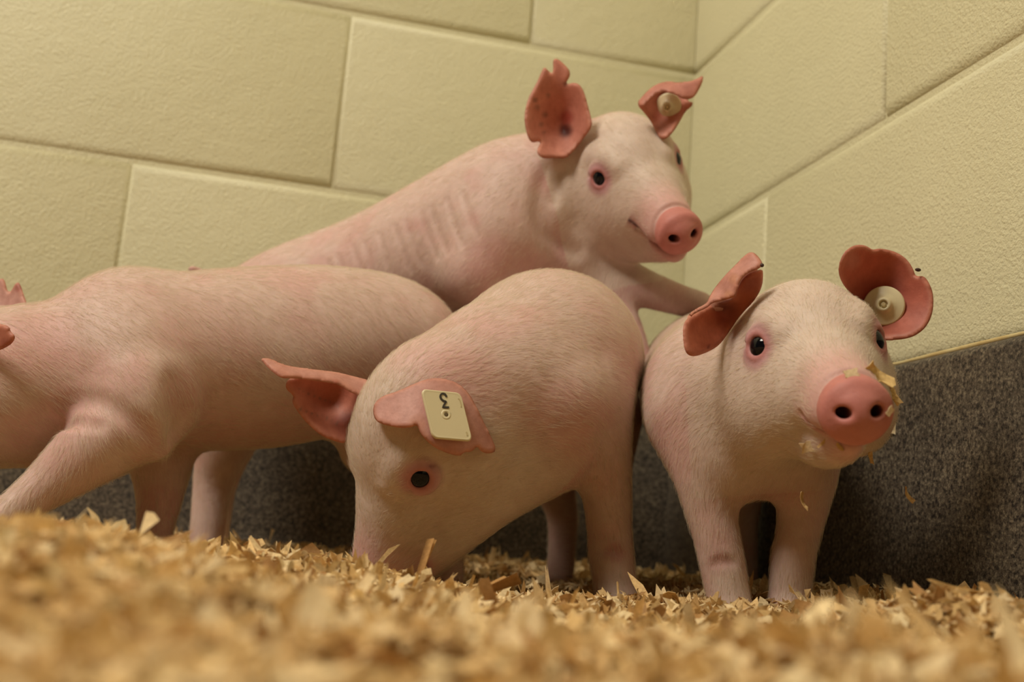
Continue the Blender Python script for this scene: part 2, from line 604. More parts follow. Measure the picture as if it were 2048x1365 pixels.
class Head:
    """a piglet's head; x to the snout, y to its left, z up, in cm from the middle between the eyes"""
    def __init__(self, pos, x, z, s=0.0098):
        x = np.asarray(x, float)
        x /= np.linalg.norm(x)
        z = np.asarray(z, float)
        z = z - x * (z @ x)
        z /= np.linalg.norm(z)
        y = np.cross(z, x)
        self.pos, self.R, self.s = np.asarray(pos, float), np.stack([x, y, z], 1), s
        self.eye_dir = (.70, .22)
        self.eye_out = 0.38
        self.mouth = 0.0
    def w(self, x, y, z):
        return self.pos + self.R @ np.array([x, y, z], float) * self.s
    def d(self, x, y, z):
        v = self.R @ np.array([x, y, z], float)
        return v / np.linalg.norm(v)
    def local(self, p):
        return (p - self.pos) @ self.R / self.s
    def eyeframe(self, e):
        ox, oz = self.eye_dir
        o = self.d(ox, 1.0 * e, oz)
        fx = self.d(1, -ox * e, -.12)
        fx = fx - o * (fx @ o)
        fx /= np.linalg.norm(fx)
        uz = np.cross(fx, o)
        uz = uz * np.sign(uz @ self.R[:, 2])
        return self.w(.12, 2.56 * e, 0.02) + o * self.eye_out * self.s, o, fx, uz
    def sculpt(self, S, mouth=0.0):
        s, w, R = self.s, self.w, self.R
        S.ell(w(-2.5, 0, 0.1), R, np.array([4.9, 3.8, 3.8]) * s, 1.2 * s)
        for e in (1, -1):
            S.ell(w(-2.4, 2.35 * e, -3.1), R, np.array([4.1, 2.6, 3.6]) * s, 1.6 * s)
            S.ell(w(1.2, 1.6 * e, -2.9), R, np.array([3.2, 1.6, 2.2]) * s, 1.4 * s)
        S.chain([w(0.0, 0, -0.75), w(2.2, 0, -1.35), w(4.6, 0, -2.1), w(8.0, 0, -2.95)], [3.05 * s, 2.6 * s, 2.08 * s, 1.58 * s], 1.2 * s, n=10)
        m = mouth
        S.chain([w(-1.2, 0, -4.1), w(1.6, 0, -4.5), w(4.2, 0, -4.75 - .2 * m), w(6.5, 0, -4.75 - .5 * m)], [2.5 * s, 2.15 * s, 1.45 * s, 0.72 * s], 0.6 * s, n=8)
        for e in (1, -1):
            S.ell(w(5.6, 1.05 * e, -3.2), R, np.array([1.9, 0.85, 0.95]) * s, 0.7 * s)
            S.chain([w(-1.4, 2.7 * e, 1.35), w(0.2, 2.5 * e, 1.55), w(1.6, 2.0 * e, 1.0)], [.6 * s, .55 * s, .4 * s], 1.1 * s)
        S.disc(w(8.2, 0, -3.0), self.d(1, 0, -0.12), 1.80 * s, 0.60 * s, 0.42 * s, 0.40 * s, self.d(0.12, 0, 1), 0.95)
        # mouth line
        for e in (1, -1):
            S.chain([w(4.9 - .7 * m, 2.05 * e, -3.3), w(5.2 - .4 * m, 1.92 * e, -3.42), w(5.6, 1.65 * e, -3.75 - .05 * m), w(6.6, 1.05 * e, -4.2 - .1 * m), w(7.3, 0, -4.45 - .15 * m)],
                    [.04 * s, (.12 + .12 * m) * s, (.17 + .2 * m) * s, (.18 + .22 * m) * s, (.2 + .2 * m) * s], 0.3 * s, sub=True, n=6)
        self.mouth = m
        if m > 0:
            ax = np.stack([self.d(.842, 0, -.539), self.d(0, 1, 0), self.d(.539, 0, .842)], 1)
            S.ell(w(6.05, 0, -3.72), ax, np.array([1.95, 2.5, .27 * m]) * s, 0.12 * s, sub=True)
            S.chain([w(5.6, -1.3, -4.45), w(6.6, -.75, -5.0), w(7.0, 0, -5.2), w(6.6, .75, -5.0), w(5.6, 1.3, -4.45)], [.3 * s, .42 * s, .48 * s, .42 * s, .3 * s], .35 * s, n=3)
        # crease behind the snout disc
        ring = []
        for k in range(11):
            t = math.radians(-115 + 230 * k / 10)
            ring.append(w(7.38, 1.86 * math.sin(t), -2.9 + 1.8 * math.cos(t)))
        S.chain(ring, [.13 * s] * 11, 0.35 * s, sub=True, n=2)
        for e in (1, -1):
            S.ell(w(8.9, .76 * e, -3.0), np.stack([self.d(1, .0, 0), self.d(0, 1, .35 * e), self.d(0, -.35 * e, 1)], 1), np.array([1.0, .37, .30]) * s, 0.3 * s, sub=True)
            # eye socket and lids
            c, o, fx, uz = self.eyeframe(e)
            S.ell(c + o * 1.0 * s, np.stack([fx, o, uz], 1), np.array([.92, .50, .84]) * s, 0.3 * s, sub=True)
            def ring_(a, b_, r, lo, hi, n_=9, lift=0.0):
                out = []
                for k in range(n_):
                    t = lo + (hi - lo) * k / (n_ - 1)
                    v = o + fx * a * math.cos(t) + uz * b_ * math.sin(t)
                    out.append(c + v / np.linalg.norm(v) * (r + lift) * s)
                return out
            S.chain(ring_(1.52, 1.38, .93, 0, math.pi), [.15 * s] + [.25 * s] * 7 + [.15 * s], .14 * s, n=3)
            S.chain(ring_(1.52, 1.25, .91, -math.pi, 0), [.15 * s] + [.22 * s] * 7 + [.15 * s], .14 * s, n=3)
            S.chain(ring_(2.7, 2.6, 1.24, .25, math.pi - .25), [.10 * s] + [.18 * s] * 7 + [.10 * s], .30 * s, n=2)
            S.chain(ring_(2.6, 2.5, 1.18, -math.pi + .3, -.3), [.08 * s] + [.14 * s] * 7 + [.08 * s], .30 * s, n=2)
    def eyes(self, root, look=(0.0, 0.0)):
        for e in (1, -1):
            c, o_, fx, uz = self.eyeframe(e)
            q = Vector(o_).to_track_quat('Z', 'Y').to_matrix().to_4x4()
            bm = bmesh.new()
            bmesh.ops.create_uvsphere(bm, u_segments=32, v_segments=20, radius=0.85 * self.s)
            bmesh.ops.transform(bm, matrix=Matrix.Translation(Vector(c)) @ q, verts=bm.verts)
            for f in bm.faces:
                f.smooth = True
            me = bpy.data.meshes.new('eye')
            bm.to_mesh(me)
            bm.free()
            eye = link('eye', me, root, M_SCLERA)
            # dark iris cap over the ball
            bm = bmesh.new()
            rows = []
            r = 0.868 * self.s
            for i in range(7):
                t = math.radians(50) * i / 6
                rows.append([bm.verts.new((r * math.sin(t) * math.cos(a), r * math.sin(t) * math.sin(a), r * math.cos(t))) for a in [j * math.tau / 28 for j in range(28)]] if i else [bm.verts.new((0, 0, r))])
            for j in range(28):
                bm.faces.new((rows[0][0], rows[1][j], rows[1][(j + 1) % 28])).smooth = True
            for r0, r1 in zip(rows[1:], rows[2:]):
                for j in range(28):
                    bm.faces.new((r0[j], r1[j], r1[(j + 1) % 28], r0[(j + 1) % 28])).smooth = True
            lk = Vector(o_) + Vector(self.R[:, 0]) * look[0] + Vector(self.R[:, 2]) * look[1]
            q = lk.to_track_quat('Z', 'Y').to_matrix().to_4x4()
            bmesh.ops.transform(bm, matrix=Matrix.Translation(Vector(c)) @ q, verts=bm.verts)
            me = bpy.data.meshes.new('iris')
            bm.to_mesh(me)
            bm.free()
            link('iris', me, eye, M_EYE)

SKIN = np.array((0.60, 0.435, 0.385))
PALE = np.array((0.60, 0.49, 0.41))
PINK = np.array((0.58, 0.34, 0.31))
DEEP = np.array((0.50, 0.20, 0.19))
SNOUT = np.array((0.50, 0.19, 0.165))

def mixc(c, col, w):
    return c + (np.asarray(col) - c) * w[:, None]

def paint(pts, nrm, head, spots):
    """colour of the hide, with shade painted into nostrils and mouth: paler crown, pinker folds, lids, lips and snout"""
    c = np.repeat(SKIN[None], len(pts), 0)
    n = vnoise(pts, 28, 1) * .6 + vnoise(pts, 70, 2) * .4
    c = mixc(c, PINK, sstep(n, .42, .78) * .7)
    for pos, r, col, wt in spots:
        dd = np.sqrt(((pts - pos) ** 2).sum(1))
        c = mixc(c, col, (1 - sstep(dd, r * .35, r)) * wt)
    hair_ok = np.ones(len(pts))
    if head is not None:
        q = head.local(pts)
        inhead = sstep(q[:, 0], -6, -3) * (np.abs(q[:, 1]) < 7) * (np.abs(q[:, 2]) < 9)
        inhead = inhead * (q[:, 0] < 12)
        c = mixc(c, PALE, inhead * .8)
        c = mixc(c, PINK, inhead * sstep(q[:, 0], 3.6, 6.6) * .9)
        # lips
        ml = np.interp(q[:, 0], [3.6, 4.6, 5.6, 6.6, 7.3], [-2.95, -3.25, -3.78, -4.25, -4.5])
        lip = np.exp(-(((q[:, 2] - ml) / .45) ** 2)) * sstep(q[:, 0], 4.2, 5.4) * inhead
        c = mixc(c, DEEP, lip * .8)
        c = mixc(c, (.10, .03, .03), np.exp(-(((q[:, 2] - ml) / .16) ** 2)) * sstep(q[:, 0], 4.8, 5.4) * inhead * .6)  # mouth line darkened, its shade put into the colour
        if head.mouth > 0:
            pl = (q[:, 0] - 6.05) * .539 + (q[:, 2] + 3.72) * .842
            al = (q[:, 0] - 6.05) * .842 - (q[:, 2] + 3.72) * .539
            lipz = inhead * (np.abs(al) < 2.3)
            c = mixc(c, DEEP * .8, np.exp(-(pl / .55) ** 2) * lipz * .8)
            c = mixc(c, (.05, .012, .012), np.exp(-(pl / .17) ** 2) * lipz * .95)  # shade inside the open mouth painted near black
        w = sstep(q[:, 0], 7.3, 7.7) * inhead * (q[:, 2] > -4.85)
        c = mixc(c, SNOUT, w)
        hair_ok *= 1 - sstep(q[:, 0], 6.2, 7.6) * inhead
        hair_ok *= 1 - lip
        for e in (1, -1):
            ec, eo, _, _ = head.eyeframe(e)
            de = np.sqrt(((q - head.local((ec + eo * .72 * head.s)[None])[0]) ** 2).sum(1))
            c = mixc(c, PINK * np.array((.84, .72, .86)), (1 - sstep(de, .95, 1.75)) * .85)
            c = mixc(c, DEEP * .9, (1 - sstep(de, .65, 1.05)) * .85)
            hair_ok *= sstep(de, 1.1, 1.6)
            dn = np.sqrt((((q - np.array([8.5, .76 * e, -3.0])) * np.array([.5, 1, 1])) ** 2).sum(1))
            c = mixc(c, (0.07, 0.02, 0.02), 1 - sstep(dn, .24, .48))  # shade inside the nostrils painted in
    return c, hair_ok

def fur(root, pts, quads, nrm, ok, flow, count, head, length=0.0068, seed=0, rad=0.00005, tilt=0.14):
    rng = np.random.default_rng(seed)
    a, b, c, d = (pts[quads[:, i]] for i in range(4))
    ar = np.linalg.norm(np.cross(c - a, d - b), axis=1) * .5
    ar = ar * ok[quads[:, 0]]
    # thin out where the surface turns to the floor
    pick = rng.choice(len(quads), size=count, p=ar / ar.sum())
    u, v = rng.random((2, count, 1))
    p0 = (a[pick] * (1 - u) + b[pick] * u) * (1 - v) + (d[pick] * (1 - u) + c[pick] * u) * v
    n0 = nrm[quads[pick, 0]]
    # grooming: blend of nearby flow vectors
    fp = np.array([f[0] for f in flow])
    fd = np.array([np.asarray(f[1]) / np.linalg.norm(f[1]) for f in flow])
    w = 1 / (((p0[:, None] - fp[None]) ** 2).sum(2) + 4e-4) ** 1.5
    g = (w[:, :, None] * fd[None]).sum(1)
    g /= np.linalg.norm(g, axis=1)[:, None]
    g = g + 0.22 * (np.stack([vnoise(p0, 55, 3), vnoise(p0, 55, 4), vnoise(p0, 55, 5)], 1) - .5) * 2 + rng.normal(size=p0.shape) * .16
    g = g - n0 * (g * n0).sum(1)[:, None]
    g /= np.linalg.norm(g, axis=1)[:, None] + 1e-6
    ln = length * (0.55 + 0.75 * rng.random(count)) * (0.75 + .5 * vnoise(p0, 40, 6))
    if head is not None:
        q = head.local(p0)
        onhead = sstep(q[:, 0], -4.5, -1.5) * (np.abs(q[:, 1]) < 6) * (np.abs(q[:, 2]) < 7.5) * (q[:, 0] < 11)
        ln = ln * (1 - .12 * onhead)
    t = tilt * (0.6 + .9 * rng.random(count))
    pr = np.zeros((count, 4, 3))
    pr[:, 0] = p0 - n0 * .0004
    for k, (f, tt) in enumerate(((.33, 1.3), (.66, 1.0), (1.0, .78))):
        pr[:, k + 1] = p0 + (g + n0 * (t * tt)[:, None]) * (ln * f)[:, None]
    cv = bpy.data.hair_curves.new('fur')
    cv.add_curves([4] * count)
    cv.position_data.foreach_set('vector', pr.astype(np.float32).ravel())
    at = cv.attributes.get('radius') or cv.attributes.new('radius', 'FLOAT', 'POINT')
    rr = np.tile(np.array([1.0, .9, .65, .15]) * rad, count).astype(np.float32)
    at.data.foreach_set('value', rr)
    o = link('fur', cv, root, M_HAIR)
    o['kind'] = 'stuff'
    return o

# ------------------------------------------------------------------ ears
def tps(ctrl):
    """smooth depth field through control points (px, py, depth)"""
    c = np.array(ctrl, float)
    xy = c[:, :2] / 100
    n = len(c)
    r = np.sqrt(((xy[:, None] - xy[None]) ** 2).sum(2))
    K = r * r * np.log(r + 1e-9)
    A = np.zeros((n + 3, n + 3))
    A[:n, :n] = K + np.eye(n) * 1e-4
    A[:n, n] = 1
    A[:n, n + 1:] = xy
    A[n:, :n] = A[:n, n:].T
    s = np.linalg.solve(A, np.r_[c[:, 2], 0, 0, 0])
    def f(p):
        q = np.asarray(p, float) / 100
        rr = np.sqrt(((q[:, None] - xy[None]) ** 2).sum(2))
        return (rr * rr * np.log(rr + 1e-9)) @ s[:n] + s[n] + q @ s[n + 1:]
    return f

def ear_sheet(outline, ctrl, front, back, th=0.0024, step=4.5, smooth=2, spots=()):
    """thin curved sheet of skin, rounded at its rim"""
    o = np.array(outline, float)
    for _ in range(smooth):                       # cut the corners a little
        nx = np.roll(o, -1, 0)
        o = np.stack([o * .75 + nx * .25, o * .25 + nx * .75], 1).reshape(-1, 2)
    seg = np.linalg.norm(np.roll(o, -1, 0) - o, axis=1)
    cum = np.r_[0, np.cumsum(seg)]
    n = int(cum[-1] / step)
    t = np.linspace(0, cum[-1], n, endpoint=False)
    oc = np.r_[o, o[:1]]
    rim = np.stack([np.interp(t, cum, oc[:, 0]), np.interp(t, cum, oc[:, 1])], 1)
    lo, hi = rim.min(0), rim.max(0)
    gx, gy = np.meshgrid(np.arange(lo[0], hi[0], step), np.arange(lo[1], hi[1], step))
    g = np.stack([gx.ravel(), gy.ravel()], 1)
    g[:, 0] += (np.round((g[:, 1] - lo[1]) / step) % 2) * step * .5
    a, b = rim, np.roll(rim, -1, 0)
    inside = np.zeros(len(g), bool)
    for p, q in zip(a, b):
        c = ((p[1] > g[:, 1]) != (q[1] > g[:, 1])) & (g[:, 0] < (q[0] - p[0]) * (g[:, 1] - p[1]) / (q[1] - p[1] + 1e-12) + p[0])
        inside ^= c
    dist = np.sqrt(((g[:, None] - rim[None]) ** 2).sum(2)).min(1)
    g = g[inside & (dist > step * .55)]
    pts2 = np.r_[rim, g]
    co, _, fa, _, _, _ = geometry.delaunay_2d_cdt([Vector(p) for p in pts2], [], [list(range(n))], 1, 1e-4)
    co = np.array([(c[0], c[1]) for c in co])
    tri = np.array([list(f) for f in fa if len(f) == 3])
    d = tps(ctrl)(co)
    pw = np.array([P(c[0], c[1], z) for c, z in zip(co, d)])
    nr = np.zeros_like(pw)
    fn = np.cross(pw[tri[:, 1]] - pw[tri[:, 0]], pw[tri[:, 2]] - pw[tri[:, 0]])
    for k in range(3):
        np.add.at(nr, tri[:, k], fn)
    nr /= np.linalg.norm(nr, axis=1)[:, None] + 1e-12
    s = np.sign(((CAM - pw) * nr).sum(1).mean())
    nr = nr * s
    if s < 0:
        tri = tri[:, ::-1]
    db = np.sqrt(((co[:, None] - rim[None]) ** 2).sum(2)).min(1)
    mpp = d.mean() / FPX
    f = np.clip(db * mpp / (th * .9), 0, 1)
    f = np.sqrt(np.maximum(1 - (1 - f) ** 2, 0.0))
    onrim = db < 0.3
    f[onrim] = 0
    ft = pw + nr * (th * .5 * f)[:, None]
    bk = pw - nr * (th * .5 * f)[:, None]
    nv = len(pw)
    idx = np.arange(nv) + nv
    idx[onrim] = np.arange(nv)[onrim]             # both sides share the rim
    faces = np.r_[tri, idx[tri[:, ::-1]]]
    cf = np.repeat(np.array(front)[None], nv, 0)
    edge = 1 - sstep(db * mpp, 0.0005, 0.0035)
    cf = mixc(cf, (0.62, 0.28, 0.19), edge * .6)
    for sx, sy, r, col, wt in spots:
        dd = np.sqrt((co[:, 0] - sx) ** 2 + (co[:, 1] - sy) ** 2)
        cf = mixc(cf, col, (1 - sstep(dd, r * .3, r)) * wt)
    cb = np.repeat(np.array(back)[None], nv, 0)
    return np.r_[ft, bk], faces, np.r_[cf, cb]

def ear(root, sheets, name='ear'):
    V_, F_, C_, o = [], [], [], 0
    for v, f, c in sheets:
        V_.append(v)
        F_.append(f + o)
        C_.append(c)
        o += len(v)
    me = np_mesh(name, np.concatenate(V_), np.concatenate(F_), np.concatenate(C_))
    return link(name, me, root, M_EAR)

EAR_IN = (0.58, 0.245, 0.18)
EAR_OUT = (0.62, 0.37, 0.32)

def crop(pts, ox, oy, s):
    return [(ox + x * s, oy + y * s) for x, y in pts]

def lathe_bm(profile, seg=40):
    bm = bmesh.new()
    rows = []
    for r, z in profile:
        rows.append([bm.verts.new((r * math.cos(a), r * math.sin(a), z)) for a in [k * math.tau / seg for k in range(seg)]])
    for r0, r1 in zip(rows, rows[1:]):
        for j in range(seg):
            bm.faces.new((r0[j], r0[(j + 1) % seg], r1[(j + 1) % seg], r1[j])).smooth = True
    bm.faces.new(rows[-1])
    bm.faces.new(list(reversed(rows[0])))
    bmesh.ops.recalc_face_normals(bm, faces=bm.faces)
    return bm

def tag_button(root, centre, facing, r, parent_name='ear_tag'):
    """round back plate of an ear tag with a raised stud"""
    k = r / 0.0105
    pr = [(0.0105, -.0010), (0.0107, -.0002), (0.0104, .0006), (0.0098, .0010), (0.0072, .0011), (0.0066, .0016), (0.0050, .0020),
          (0.0042, .0036), (0.0036, .0050), (0.0026, .0056), (0.0022, .0052), (0.0021, .0040), (0.0016, .0038)]
    bm = lathe_bm([(a * k, z * k) for a, z in pr])
    q = Vector(facing).to_track_quat('Z', 'Y').to_matrix().to_4x4()
    bmesh.ops.transform(bm, matrix=Matrix.Translation(Vector(centre)) @ q, verts=bm.verts)
    me = bpy.data.meshes.new(parent_name)
    bm.to_mesh(me)
    bm.free()
    t = link(parent_name, me, root, M_TAG)
    t['label'] = 'round cream plastic ear tag button'
    bm = lathe_bm([(0.0013 * k, .0034 * k), (0.0013 * k, .0046 * k), (.0009 * k, .0050 * k)], 20)
    bmesh.ops.transform(bm, matrix=Matrix.Translation(Vector(centre)) @ q, verts=bm.verts)
    me = bpy.data.meshes.new('tag_pin')
    bm.to_mesh(me)
    bm.free()
    link('tag_pin', me, t, M_MARK)
    return t

# ------------------------------------------------------------------ piglets
def C3(lst):
    """rows (px, py, depth, radius in px) -> points, radii in metres"""
    return [P(a, b, d) for a, b, d, r in lst], [r * d / FPX for a, b, d, r in lst]

def tube(S, rows, k, sub=False, n=5):
    p, r = C3(rows)
    S.chain(p, r, k, sub, n)

def leg_end(S, foot, d, rpx, lean=(0, 0)):
    """two-toed hoof at the end of a leg"""
    for s in (-1, 1):
        tube(S, [(foot[0] + s * rpx * .45, foot[1] - rpx * .5, d, rpx * .62), (foot[0] + s * rpx * .5, foot[1] + rpx * .6, d - .006, rpx * .5)], .004)

def make_piglet(name, label, S, head, spots, flow, nhair, vox, ground, hair_len=0.0075, seed=1, look=(0, 0)):
    root = empty('piglet', ground, label, 'piglet', 'piglets in the pen')
    pts, quads, nrm = S.mesh(vox)
    col, ok = paint(pts, nrm, head, spots)
    me = np_mesh('body', pts, quads, col)
    body = link('body', me, root, M_SKIN)
    if head is not None:
        head.eyes(root, look)
    if nhair:
        fur(root, pts, quads, nrm, ok, flow, int(nhair * HAIR), head, hair_len, seed)
    return root

HAIR = 1.0
PIGS = ('left', 'top', 'centre', 'right')

# --- the piglet on the right, looking into the lens
def right_piglet():
    S = Sculpt()
    hd = Head(CAM + V(0.172, .635, -.003), V(-.051, -.999, -.017), V(-.058, -.014, .998), 0.0100)
    tube(S, [(1418, 770, .98, 140), (1440, 775, .90, 158), (1462, 790, .80, 175), (1462, 800, .735, 172), (1540, 775, .70, 165)], .01)
    hw = hd.w(-4.6, 0, -1.4)
    p, r = C3([(1480, 790, .73, 150)])
    S.chain([p[0], hw], [r[0], .044], .018)
    # chest and legs
    tube(S, [(1385, 840, .715, 84), (1402, 950, .70, 56), (1430, 1060, .695, 47), (1445, 1130, .693, 45), (1456, 1190, .69, 43), (1466, 1250, .685, 46)], .016)
    tube(S, [(1590, 880, .715, 90), (1612, 960, .705, 58), (1598, 1060, .70, 44), (1586, 1120, .70, 43), (1580, 1190, .70, 42), (1578, 1250, .695, 46)], .016)
    tube(S, [(1480, 900, .70, 95), (1560, 905, .70, 80)], .02)
    # hind legs
    tube(S, [(1400, 840, .98, 80), (1420, 960, 1.0, 46), (1430, 1050, 1.01, 28), (1436, 1165, 1.0, 25)], .015)
    tube(S, [(1450, 840, .98, 76), (1484, 960, .99, 44), (1490, 1050, .99, 26), (1492, 1165, .98, 24)], .015)
    S.crease([(1424, 1128), (1446, 1124), (1470, 1122)], .003, .0026, .004)
    hd.sculpt(S)
    spots = [(P(1440, 960, .66), .03, PINK, .8), (P(1560, 940, .68), .035, PINK, .9), (S.hit(1440, 1128), .011, DEEP * .8, .7), (S.hit(1350, 900), .03, PINK, .6), (S.hit(1480, 930), .03, PINK * .95, .7), (S.hit(1560, 960), .03, PINK * .9, .8), (S.hit(1290, 760), .03, PINK, .5),
             (P(1360, 800, .66), .03, PINK, .35), (P(1470, 1190, .67), .03, PALE, .6), (P(1580, 1190, .67), .03, PALE, .6)]
    flow = [(P(1713, 822, .56), V(-.5, .5, .6)), (P(1640, 620, .60), V(-.2, .8, .6)), (P(1500, 760, .62), V(-.8, .5, -.3)), (P(1560, 900, .6), V(-.7, .5, -.3)),
            (P(1420, 700, .68), V(-.6, .7, -.3)), (P(1350, 800, .7), V(-.4, .5, -.75)), (P(1420, 1000, .68), V(-.1, .1, -1)), (P(1460, 1150, .68), V(.1, 0, -1)),
            (P(1590, 1100, .69), V(0, 0, -1)), (P(1400, 640, .85), V(-.3, 1, 0)), (P(1700, 640, .6), V(.6, .7, .1)), (P(1760, 780, .6), V(.7, .6, .1))]
    root = make_piglet('piglet', 'pink piglet on the right facing the lens with shavings stuck round its snout', S, hd, spots, flow, 60000, .00125,
                       (P(1520, 1200, .70)[0], P(1520, 1200, .70)[1], 0.0), .0068, 11)
    B = .655
    # ear on the left of the picture: back of the ear and its turned rim, hollow in front with its shade painted into the colour
    k = 220 / 1251
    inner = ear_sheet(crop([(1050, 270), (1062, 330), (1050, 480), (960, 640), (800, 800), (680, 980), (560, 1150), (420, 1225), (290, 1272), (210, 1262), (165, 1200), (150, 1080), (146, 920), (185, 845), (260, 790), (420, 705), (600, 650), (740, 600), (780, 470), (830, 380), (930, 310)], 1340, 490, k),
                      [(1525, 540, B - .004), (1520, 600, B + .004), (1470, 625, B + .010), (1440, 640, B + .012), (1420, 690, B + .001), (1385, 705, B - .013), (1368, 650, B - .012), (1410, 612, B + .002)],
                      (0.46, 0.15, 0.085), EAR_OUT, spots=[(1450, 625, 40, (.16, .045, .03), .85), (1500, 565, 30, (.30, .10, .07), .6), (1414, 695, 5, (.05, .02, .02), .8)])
    rim = ear_sheet(crop([(940, 80), (985, 110), (1040, 180), (1055, 225), (1020, 270), (940, 300), (850, 340), (790, 430), (760, 540), (740, 600), (640, 620), (480, 660), (420, 720), (300, 770), (190, 850), (200, 810), (260, 745), (420, 665), (440, 600), (520, 470), (640, 330), (780, 190), (880, 90)], 1340, 490, k),
                    [(1505, 508, B - .006), (1525, 530, B - .012), (1470, 560, B - .012), (1465, 595, B - .014), (1420, 610, B - .006), (1378, 636, B - .016), (1440, 575, B + .004), (1480, 525, B + .000)],
                    (0.60, 0.30, 0.25), EAR_OUT, spots=[(1470, 560, 14, (.62, .30, .16), .5), (1460, 590, 12, (.62, .30, .16), .5), (1385, 630, 12, (.66, .30, .2), .7)])
    back = ear_sheet([(1500, 508), (1520, 540), (1500, 590), (1460, 620), (1420, 625), (1415, 605), (1440, 570), (1470, 530)],
                     [(1505, 510, B + .002), (1520, 540, B + .004), (1470, 600, B + .012), (1420, 610, B + .006), (1450, 565, B + .012)], EAR_OUT, EAR_OUT)
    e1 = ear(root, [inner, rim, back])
    bmc = bmesh.new()
    bmesh.ops.create_icosphere(bmc, subdivisions=2, radius=.0012, matrix=Matrix.Translation(Vector(P(1524, 531, B - .012))))
    me = bpy.data.meshes.new('scab')
    bmc.to_mesh(me)
    bmc.free()
    link('scab', me, e1, M_SCAB)
    # ear on the right of the picture with the round tag button
    k = 580 / 1466
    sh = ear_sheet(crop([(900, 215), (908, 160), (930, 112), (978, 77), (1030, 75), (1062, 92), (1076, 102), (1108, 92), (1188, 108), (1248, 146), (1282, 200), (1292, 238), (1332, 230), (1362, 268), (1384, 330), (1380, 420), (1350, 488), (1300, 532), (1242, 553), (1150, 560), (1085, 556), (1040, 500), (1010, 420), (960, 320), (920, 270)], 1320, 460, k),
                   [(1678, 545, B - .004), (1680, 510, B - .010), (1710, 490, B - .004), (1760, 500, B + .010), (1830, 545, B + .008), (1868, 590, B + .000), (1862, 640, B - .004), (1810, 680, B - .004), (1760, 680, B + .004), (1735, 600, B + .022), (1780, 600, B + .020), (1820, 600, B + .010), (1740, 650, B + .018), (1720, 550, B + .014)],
                   (0.46, 0.135, 0.09), EAR_OUT, spots=[(1735, 590, 55, (.20, .06, .045), .8), (1700, 520, 26, (.52, .24, .19), .6), (1790, 570, 30, (.28, .09, .07), .5)])  # dark spots put the shade of the ear's hollow into its colour
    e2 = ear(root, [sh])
    bmc = bmesh.new()
    bmesh.ops.create_icosphere(bmc, subdivisions=2, radius=.0011, matrix=Matrix.Translation(Vector(P(1836, 540, B + .004))) @ Matrix.Diagonal((1.8, 1, 1, 1)))
    me = bpy.data.meshes.new('scab')
    bmc.to_mesh(me)
    bmc.free()
    link('scab', me, e2, M_SCAB)
    tag_button(root, P(1768, 612, B + .012), V(-.36, -.9, .12), .0118)
    return root

